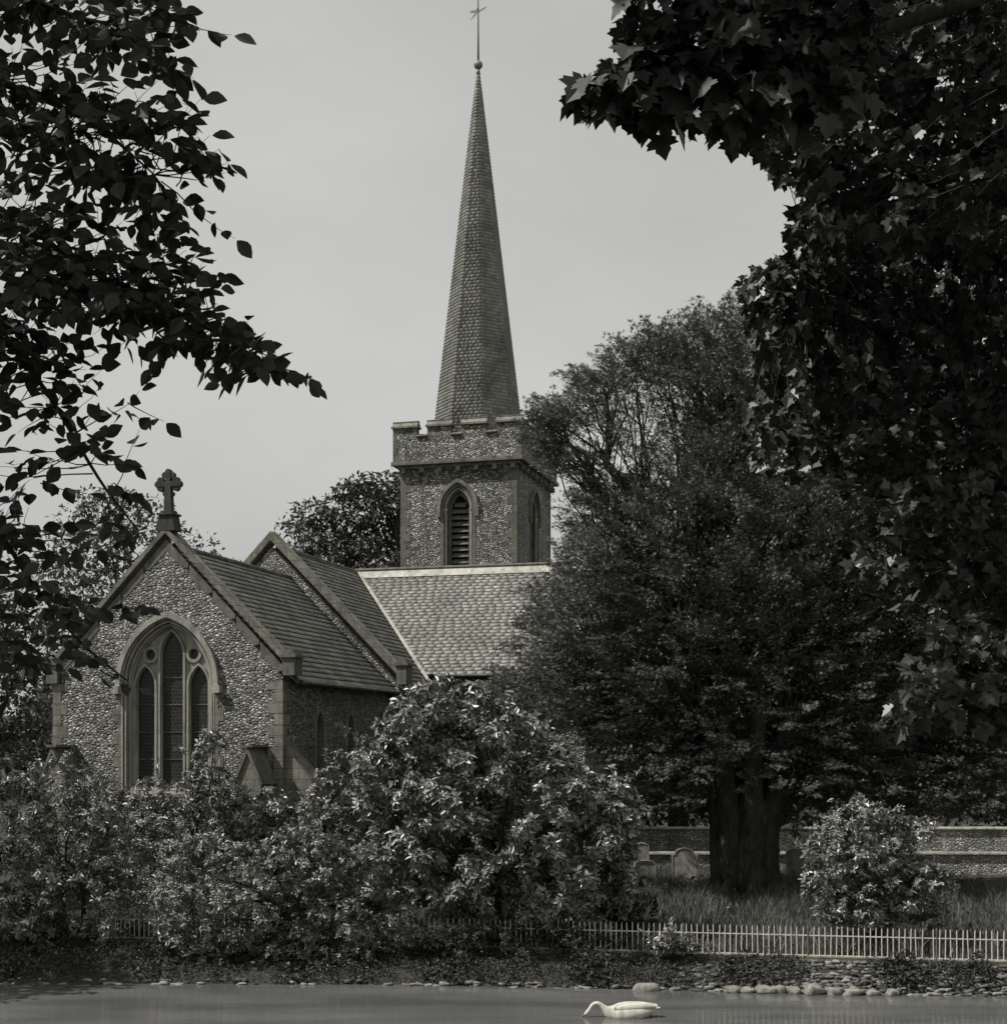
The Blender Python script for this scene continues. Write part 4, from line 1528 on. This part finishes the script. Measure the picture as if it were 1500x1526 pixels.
shrub('bush below the left side of the chancel gable',
      [(20, 1170), (50, 1130), (95, 1120), (130, 1150), (180, 1155), (215, 1190), (225, 1260), (235, 1340), (215, 1400), (150, 1420), (90, 1400), (30, 1415)],
      36.0, 1.6, 260, 15, .32, .12, 'leaf_shrub', 125, shoots=14, k=6)
shrub('dark bush at the far left end of the bank',
      [(-150, 1150), (-80, 1110), (-10, 1105), (40, 1135), (70, 1200), (90, 1290), (110, 1390), (60, 1415), (-60, 1425), (-150, 1400)],
      36.2, 1.5, 260, 17, .34, .14, 'leaf_shrub', -20, shoots=13, k=6)
shrub('rounded bush at the railings right of the yew trunk',
      [(1195, 1250), (1222, 1240), (1226, 1208), (1258, 1200), (1275, 1180), (1302, 1186), (1318, 1208), (1345, 1206), (1368, 1224), (1405, 1208), (1385, 1242), (1372, 1275), (1408, 1290), (1432, 1318), (1410, 1345), (1422, 1372), (1385, 1392), (1345, 1380), (1318, 1402), (1312, 1428), (1290, 1446), (1262, 1432), (1252, 1395), (1215, 1372), (1222, 1345), (1188, 1325), (1200, 1290)],
      33.7, .9, 300, 11, .20, .115, 'leaf_laurel', 1290, shoots=14, k=6, low=.1)
shrub('little bush growing through the railings in front of the gravestones',
      [(962, 1400), (985, 1385), (1010, 1388), (1040, 1400), (1045, 1430), (1030, 1450), (1000, 1440), (975, 1430)],
      33.2, .25, 34, 9, .14, .12, 'leaf_laurel', 1005, shoots=9, k=5, tr=.03)
shrub('added dark foliage standing in for shade on the railings beneath the tall laurel',
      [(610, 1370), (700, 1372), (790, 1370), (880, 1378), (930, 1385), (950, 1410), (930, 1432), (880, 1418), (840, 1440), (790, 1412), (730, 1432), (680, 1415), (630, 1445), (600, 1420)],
      33.9, .35, 120, 11, .16, .085, 'leaf_shade', 775, shoots=8, k=5, tr=.03)  # added foliage, coloured dark to imitate shade over the railings
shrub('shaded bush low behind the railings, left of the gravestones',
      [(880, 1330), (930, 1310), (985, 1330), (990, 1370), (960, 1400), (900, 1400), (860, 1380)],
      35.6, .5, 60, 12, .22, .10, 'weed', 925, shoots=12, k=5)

# pale snapped stick in the laurel
st = MB().tube([W(748, 1080, 36.0), W(762, 1084, 35.9), W(776, 1089, 35.8)], [.035, .04, .03], 6).build('broken_branch', M['boulder'])
tag(st, 'short pale broken branch lying across the tall laurel', 'branch')

# grass
def grass(name, n, xr, yr, h, mat, keep=None, label=None, cat='grass'):
    x = rng.uniform(*xr, n); y = rng.uniform(*yr, n)
    if keep is not None:
        k = keep(x, y); x, y = x[k], y[k]
    z = gz(x, y) - .02
    n = len(x)
    lean = rng.normal(0, .28, (n, 2))
    hgt = h * rng.uniform(.35, 1.3, n) * (1 + .45 * np.sin(x * 2.3 + y) * np.sin(y * 1.9 - x * .7)) * np.where(rng.uniform(size=n) > .97, 1.5, 1)
    a = rng.uniform(0, math.pi, n)
    w = rng.uniform(.006, .014, n)
    side = np.stack([np.cos(a), np.sin(a), 0 * a], 1) * w[:, None]
    b = np.stack([x, y, z], 1)
    m = b + np.stack([lean[:, 0] * hgt * .35, lean[:, 1] * hgt * .35, hgt * .6], 1)
    t = b + np.stack([lean[:, 0] * hgt, lean[:, 1] * hgt, hgt * .95], 1)
    V = np.stack([b - side, b + side, m + side * .8, m - side * .8, t], 1).reshape(-1, 3)
    i = np.arange(n) * 5
    L = np.stack([i, i + 1, i + 2, i + 3, i + 3, i + 2, i + 4], 1).ravel()
    tot = np.tile([4, 3], n)
    o = np_mesh(name, V, L, np.concatenate([[0], np.cumsum(tot)[:-1]]), tot, mat)
    tag(o, label, cat, kind='stuff')
    return o


grass('long_grass', 90000, (1.5, 15), (32.8, 50), .42, M['grass'],
      lambda x, y: (y > fence_y(x) + .15) & ((np.sin(x * 1.7) * np.cos(y * 1.1) + rng.uniform(-1, 1, len(x))) > -.5), 'long rough churchyard grass around the graves')
grass('long_grass', 22000, (-16, 1.5), (33.5, 40), .30, M['grass'], lambda x, y: (y > fence_y(x) + .1), 'shaded grass under the bushes behind the railings')
nw = 9000
x = rng.uniform(1.5, 15, nw); y = rng.uniform(33, 47, nw)
kp = (y > fence_y(x) + .2) & (np.sin(x * 2.1 + 2) + np.sin(y * 1.7 + x) + rng.normal(0, .5, nw) > .7)
x, y = x[kp], y[kp]
P_ = np.stack([x, y, gz(x, y) + rng.uniform(.05, .45, len(x))], 1)
ob = leaves('meadow_weeds', P_, rng.normal(size=P_.shape) + [0, 0, .3], rng.normal(0, .5, P_.shape) + [0, -.3, 1], .11 * rng.uniform(.6, 1.4, len(x)), T_LAUREL, M['weed'])
tag(ob, 'broad-leaved weeds mixed into the long churchyard grass', 'weeds', kind='stuff')
# weeds and creeping plants on the bank face
n = 60000
x = rng.uniform(-16, 15, n)
t_ = rng.uniform(0, 1, n) ** .8
y0, fy = shore(x), fence_y(x) - .15
y = y0 - .03 + (fy - y0) * t_
patch = np.sin(x * 1.3 + 1) + .7 * np.sin(x * 3.1) + rng.normal(0, .6, n)
kp = patch > np.clip((x - 3.5) * .5 - 1.5, -2.5, -.1)
x, y = x[kp], y[kp]
P_ = np.stack([x, y, gz(x, y) + rng.uniform(-.04, .16, len(x)) * (1 + 1.1 * np.clip(np.sin(x * 4.3) + np.sin(x * 9.1 + y * 5), 0, 2))], 1)
ob = leaves('bank_weeds', P_, rng.normal(size=P_.shape) + [0, -.4, .2], rng.normal(0, .5, P_.shape) + [0, -.3, 1], .075 * rng.uniform(.5, 1.5, len(x)) * (1 + .5 * np.sin(x * 2.7 + 2) * np.sin(x * .9)), T_RHOMB, M['weed'])
tag(ob, 'weeds and creeping plants covering the bank face', 'weeds', kind='stuff')

# ================================================================ FOREGROUND TREES
def twig_tree(name, label, trunk_pts, trunk_r, branches, regions, tpl, mat, leaf, base, seg, nl, sprigs=(), shade_canopy=None, cat='tree', droop=.5, twig_r=.002):
    """branches: pixel+depth polylines; regions: (outline, depth, thick, n, mind, holes); a leafy twig ends at every sampled point"""
    t = thing(name, label, cat, base)
    B = np.array(base)
    mb = MB()
    mb.tube([np.array(p) - B for p in trunk_pts], trunk_r, 14)
    bpts = []
    for br in branches:
        pts, r0, r1 = br
        q = np.array([p if len(p) == 4 else W(*p) for p in [tuple(p) for p in pts]]) if False else np.array([np.array(p[1:]) if p[0] == 'w' else W(*p) for p in pts])
        # resample smoothly
        tt = np.linspace(0, len(q) - 1, len(q) * 5)
        sm = np.stack([np.interp(tt, np.arange(len(q)), q[:, k]) for k in range(3)], 1)
        for _ in range(3): sm[1:-1] = (sm[:-2] + sm[1:-1] * 2 + sm[2:]) / 4
        mb.tube(sm - B, list(np.linspace(r0, r1, len(sm))), 7, False)
        bpts.append(sm)
    bp = np.concatenate(bpts)
    LP, LT, LN, LS = [], [], [], []

    def leafy(end, parent):
        v = end - parent
        L = np.linalg.norm(v)
        if L > .42:                 # only the last, leafy stretch of a long twig
            parent = end - v * (.42 / L) + rng.normal(0, .05, 3)
            v = end - parent; L = np.linalg.norm(v)
        pts = curve(parent, end, -.04, 6, .012)
        mb.tube(pts - B, list(np.linspace(max(twig_r, twig_r * (1 + L)), twig_r * .35, 6)), 4, False)
        dv = unit(v + rng.normal(0, .15, 3) * L)
        side = unit(np.cross(dv, np.array([0, 0, 1.0]) + rng.normal(0, .35, 3)))
        ln = min(L, seg)
        for j in range(nl):
            u = j / max(1, nl - 1)
            p = end - dv * ln * (1 - u)
            s = (1 if j % 2 else -1)
            if j == nl - 1:
                tp = dv
            else:
                tp = dv * rng.uniform(.2, .9) + side * s * rng.uniform(.6, 1.1)
            tp = tp + np.array([0, 0, -droop * rng.uniform(.2, 1.4)]) + rng.normal(0, .22, 3)
            tp = unit(tp)
            LP.append(p + tp * leaf * .12); LT.append(tp)
            LN.append(np.array([0, 0, .55]) + rng.normal(0, .5, 3) + np.array([0, -.55, 0]))
            LS.append(leaf * rng.uniform(.7, 1.15))

    for poly, d, th, n, mind, holes in regions:
        C, e = fill(poly, n, 4, mind, holes)
        dd = d + rng.uniform(-1, 1, len(C)) * th
        P3 = np.stack([(C[:, 0] - 750) / F * dd, dd, HC - (C[:, 1] - YH) / F * dd], 1)
        for p in P3:
            k = np.argmin(np.linalg.norm((bp - p) * np.array([1, 1, 1.3]), axis=1) + rng.uniform(0, .15, len(bp)))
            leafy(p, bp[k])
    for (px, py, d, qx, qy) in sprigs:
        leafy(W(px, py, d), W(qx, qy, d))
    LP, LT, LN, LS = map(np.array, (LP, LT, LN, LS))
    if shade_canopy:                      # unseen rest of the crown, added to keep sun and sky off near leaves
        lo, hi, nc, rc, per = shade_canopy
        c = rng.uniform(lo, hi, (nc * 3, 3))
        clear = (c[:, 2] > HC + .545 * np.maximum(c[:, 1], 0) + rc * 1.25) | (np.abs(c[:, 0]) > .372 * c[:, 1] + rc * 1.3)
        c = c[clear & ((np.abs(c[:, 0]) > 1.5) | (c[:, 2] > 8))][:nc]
        for q in cluster(c, 14)[0]:
            mb.tube(curve(np.array(trunk_pts[-2]), q, .1, 7, .03) - B, list(np.linspace(.10, .02, 7)), 6, False)
        p, tp, nr, sz = clump_leaves(c, rc, per, leaf * 1.5, .6, .9, .4)
        LP, LT, LN, LS = np.concatenate([LP, p]), np.concatenate([LT, tp]), np.concatenate([LN, nr]), np.concatenate([LS, sz])
    mb.build('trunk', M['bark'], t, True)
    leaves('crown', np.array(LP) - B, np.array(LT), np.array(LN), np.array(LS), tpl, mat, t)
    return t


bx0, by0 = -4.6, 4.2
twig_tree('beech_tree', 'dark overhanging beech branches with serrated oval leaves at the upper left', 
          [(bx0, by0, 3.6), (bx0 + .1, by0, 6.0), (bx0 + .15, by0 + .1, 9.0), (bx0 + .3, by0 + .2, 12.5)], [.36, .30, .25, .12],
          [([('w', bx0 + .1, by0, 7.6), (-250, 60, 4.7), (0, 120, 4.8), (140, 180, 4.8), (230, 260, 4.9)], .022, .003),
           ([('w', bx0 + .1, by0, 8.2), (-250, -150, 4.5), (0, -20, 4.6), (150, 40, 4.6), (290, 20, 4.7)], .022, .003),
           ([('w', bx0 + .1, by0, 7.2), (-250, 330, 4.8), (0, 300, 5.0), (120, 400, 5.0), (260, 460, 5.0), (430, 560, 5.0)], .02, .003),
           ([('w', bx0 + .1, by0, 6.9), (-250, 420, 5.0), (0, 490, 5.1), (75, 590, 5.1), (150, 720, 5.1), (205, 790, 5.1)], .016, .003),
           ([('w', bx0 + .1, by0, 6.6), (-200, 640, 5.2), (0, 790, 5.3), (40, 860, 5.3), (120, 960, 5.3), (190, 1015, 5.3)], .016, .003),
           ([('w', bx0 + .1, by0, 6.3), (-200, 760, 5.2), (-40, 900, 5.3), (40, 990, 5.3)], .016, .003)],
          [([(-80, -60), (262, -60), (300, 35), (260, 70), (300, 110), (310, 160), (290, 180), (335, 200), (350, 265), (310, 270), (270, 190), (240, 225), (150, 215), (100, 180), (-80, 200)], 4.7, .45, 165, 15.5, [(178, 95, 22, 18), (100, 60, 22, 16), (230, 130, 16, 12), (40, 100, 26, 30), (110, 150, 16, 12), (175, 205, 42, 17), (130, 190, 20, 10), (60, 110, 22, 20)]),
           ([(-80, 150), (100, 200), (170, 235), (215, 270), (265, 295), (300, 360), (320, 400), (350, 430), (330, 460), (290, 480), (200, 460), (100, 470), (-80, 470)], 4.9, .5, 225, 13.5, [(25, 290, 42, 26), (75, 335, 24, 14), (20, 350, 20, 14), (160, 330, 10, 8), (190, 400, 10, 8)]),
           ([(-80, 430), (150, 440), (290, 450), (370, 470), (400, 510), (440, 545), (475, 562), (450, 580), (390, 555), (330, 580), (270, 520), (230, 520), (240, 555), (180, 530), (120, 520), (-80, 530)], 5.0, .35, 120, 15, [(110, 480, 14, 8), (30, 470, 14, 8), (190, 490, 14, 8)]),
           ([(-80, 520), (60, 520), (160, 540), (240, 600), (190, 600), (160, 580), (165, 625), (250, 640), (225, 655), (120, 655), (100, 640), (40, 650), (55, 720), (-80, 740)], 5.1, .3, 62, 22, [(60, 570, 20, 20)]),
           ([(-80, 720), (40, 725), (70, 760), (150, 775), (200, 800), (150, 830), (90, 840), (150, 880), (130, 940), (150, 985), (60, 1010), (-80, 1040)], 5.3, .35, 105, 20, [(110, 800, 20, 12), (60, 880, 14, 14)])],
          T_BEECH, M['leaf_beech'], .074, (bx0, by0, 3.6), .18, 5, shade_canopy=((-9, -3, 7), (1.5, 8, 15), 450, .55, 65),
          sprigs=[(345, 52, 4.7, 270, 30), (325, 262, 4.9, 280, 190), (350, 355, 4.9, 240, 270), (245, 628, 5.1, 190, 600), (200, 690, 5.1, 130, 690), (200, 740, 5.1, 170, 720),
                  (205, 1025, 5.3, 150, 1000), (180, 910, 5.3, 120, 900), (465, 575, 5.0, 400, 530), (215, 905, 5.3, 175, 905), (190, 800, 5.1, 150, 770), (130, 735, 5.2, 60, 720)])

mx0, my0 = 9.0, 12.5
mb_ = [([('w', mx0, my0, 9.0), (1700, -100, 6.5), (1400, 20, 6.0), (1180, 80, 5.9), (1000, 110, 5.8), (880, 130, 5.8)], .05, .005),
       ([('w', mx0, my0, 10.0), (1650, -250, 6.8), (1300, -80, 6.2), (1050, -10, 6.0)], .045, .006),
       ([('w', mx0, my0, 8.2), (1650, 200, 11.5), (1400, 260, 11.0), (1220, 330, 11.2), (1170, 400, 11.5)], .05, .006),
       ([('w', mx0, my0, 7.2), (1650, 420, 13), (1420, 480, 13.5), (1250, 480, 13.5), (1130, 500, 13.5)], .05, .006),
       ([('w', mx0, my0, 6.8), (1650, 600, 13), (1400, 620, 13.5), (1220, 640, 13.5), (1130, 670, 13.5)], .05, .006),
       ([('w', mx0, my0, 6.2), (1650, 800, 12), (1480, 820, 12), (1330, 830, 12.2)], .045, .006),
       ([('w', mx0, my0, 5.9), (1650, 950, 10.5), (1480, 960, 10.5), (1370, 1020, 10.5)], .04, .005)]
twig_tree('sycamore_tree', 'near-black sycamore foliage with lobed leaves filling the upper right', 
          [(mx0, my0, 1.0), (mx0, my0, 5.0), (mx0 - .1, my0, 8.0), (mx0 - .1, my0, 12.0), (mx0, my0, 16)], [.5, .42, .38, .3, .15],
          mb_,
          [([(935, -60), (925, 40), (935, 85), (880, 90), (845, 125), (850, 165), (900, 160), (925, 180), (960, 200), (1010, 205), (1060, 200), (1110, 210), (1135, 180), (1200, 190), (1300, 150), (1300, -60)], 5.9, .35, 210, 17, [(965, 62, 5, 7), (1080, 122, 20, 14), (1128, 115, 10, 12), (1202, 104, 16, 7)]),
           ([(1130, 100), (1300, -60), (1600, -60), (1600, 350), (1400, 380), (1180, 380), (1165, 320), (1195, 290), (1160, 255), (1125, 230)], 10.5, 1.6, 760, 12, [(1205, 104, 12, 7)]),
           ([(1600, 330), (1600, 700), (1400, 720), (1290, 715), (1200, 690), (1150, 710), (1110, 690), (1110, 600), (1150, 560), (1125, 530), (1098, 470), (1105, 400), (1170, 372), (1300, 340)], 13.0, 1.8, 1500, 8.5, [(1300, 518, 20, 8), (1375, 575, 12, 8), (1400, 580, 14, 14), (1270, 545, 8, 6), (1160, 480, 5, 9), (1130, 440, 5, 7), (1350, 640, 6, 5)]),
           ([(1600, 680), (1600, 960), (1420, 920), (1330, 895), (1265, 850), (1258, 800), (1305, 755), (1290, 715), (1400, 700)], 12.0, 1.5, 650, 10, []),
           ([(1600, 930), (1600, 1120), (1470, 1110), (1440, 1090), (1390, 1080), (1345, 1105), (1320, 1060), (1335, 1000), (1385, 940), (1420, 900)], 10.5, .9, 330, 12, [])],
          T_MAPLE, M['leaf_maple'], .104, (mx0, my0, 1.2), .24, 7, shade_canopy=((-3, 1, 9), (10, 14, 17), 480, .6, 52), droop=.9, twig_r=.003)
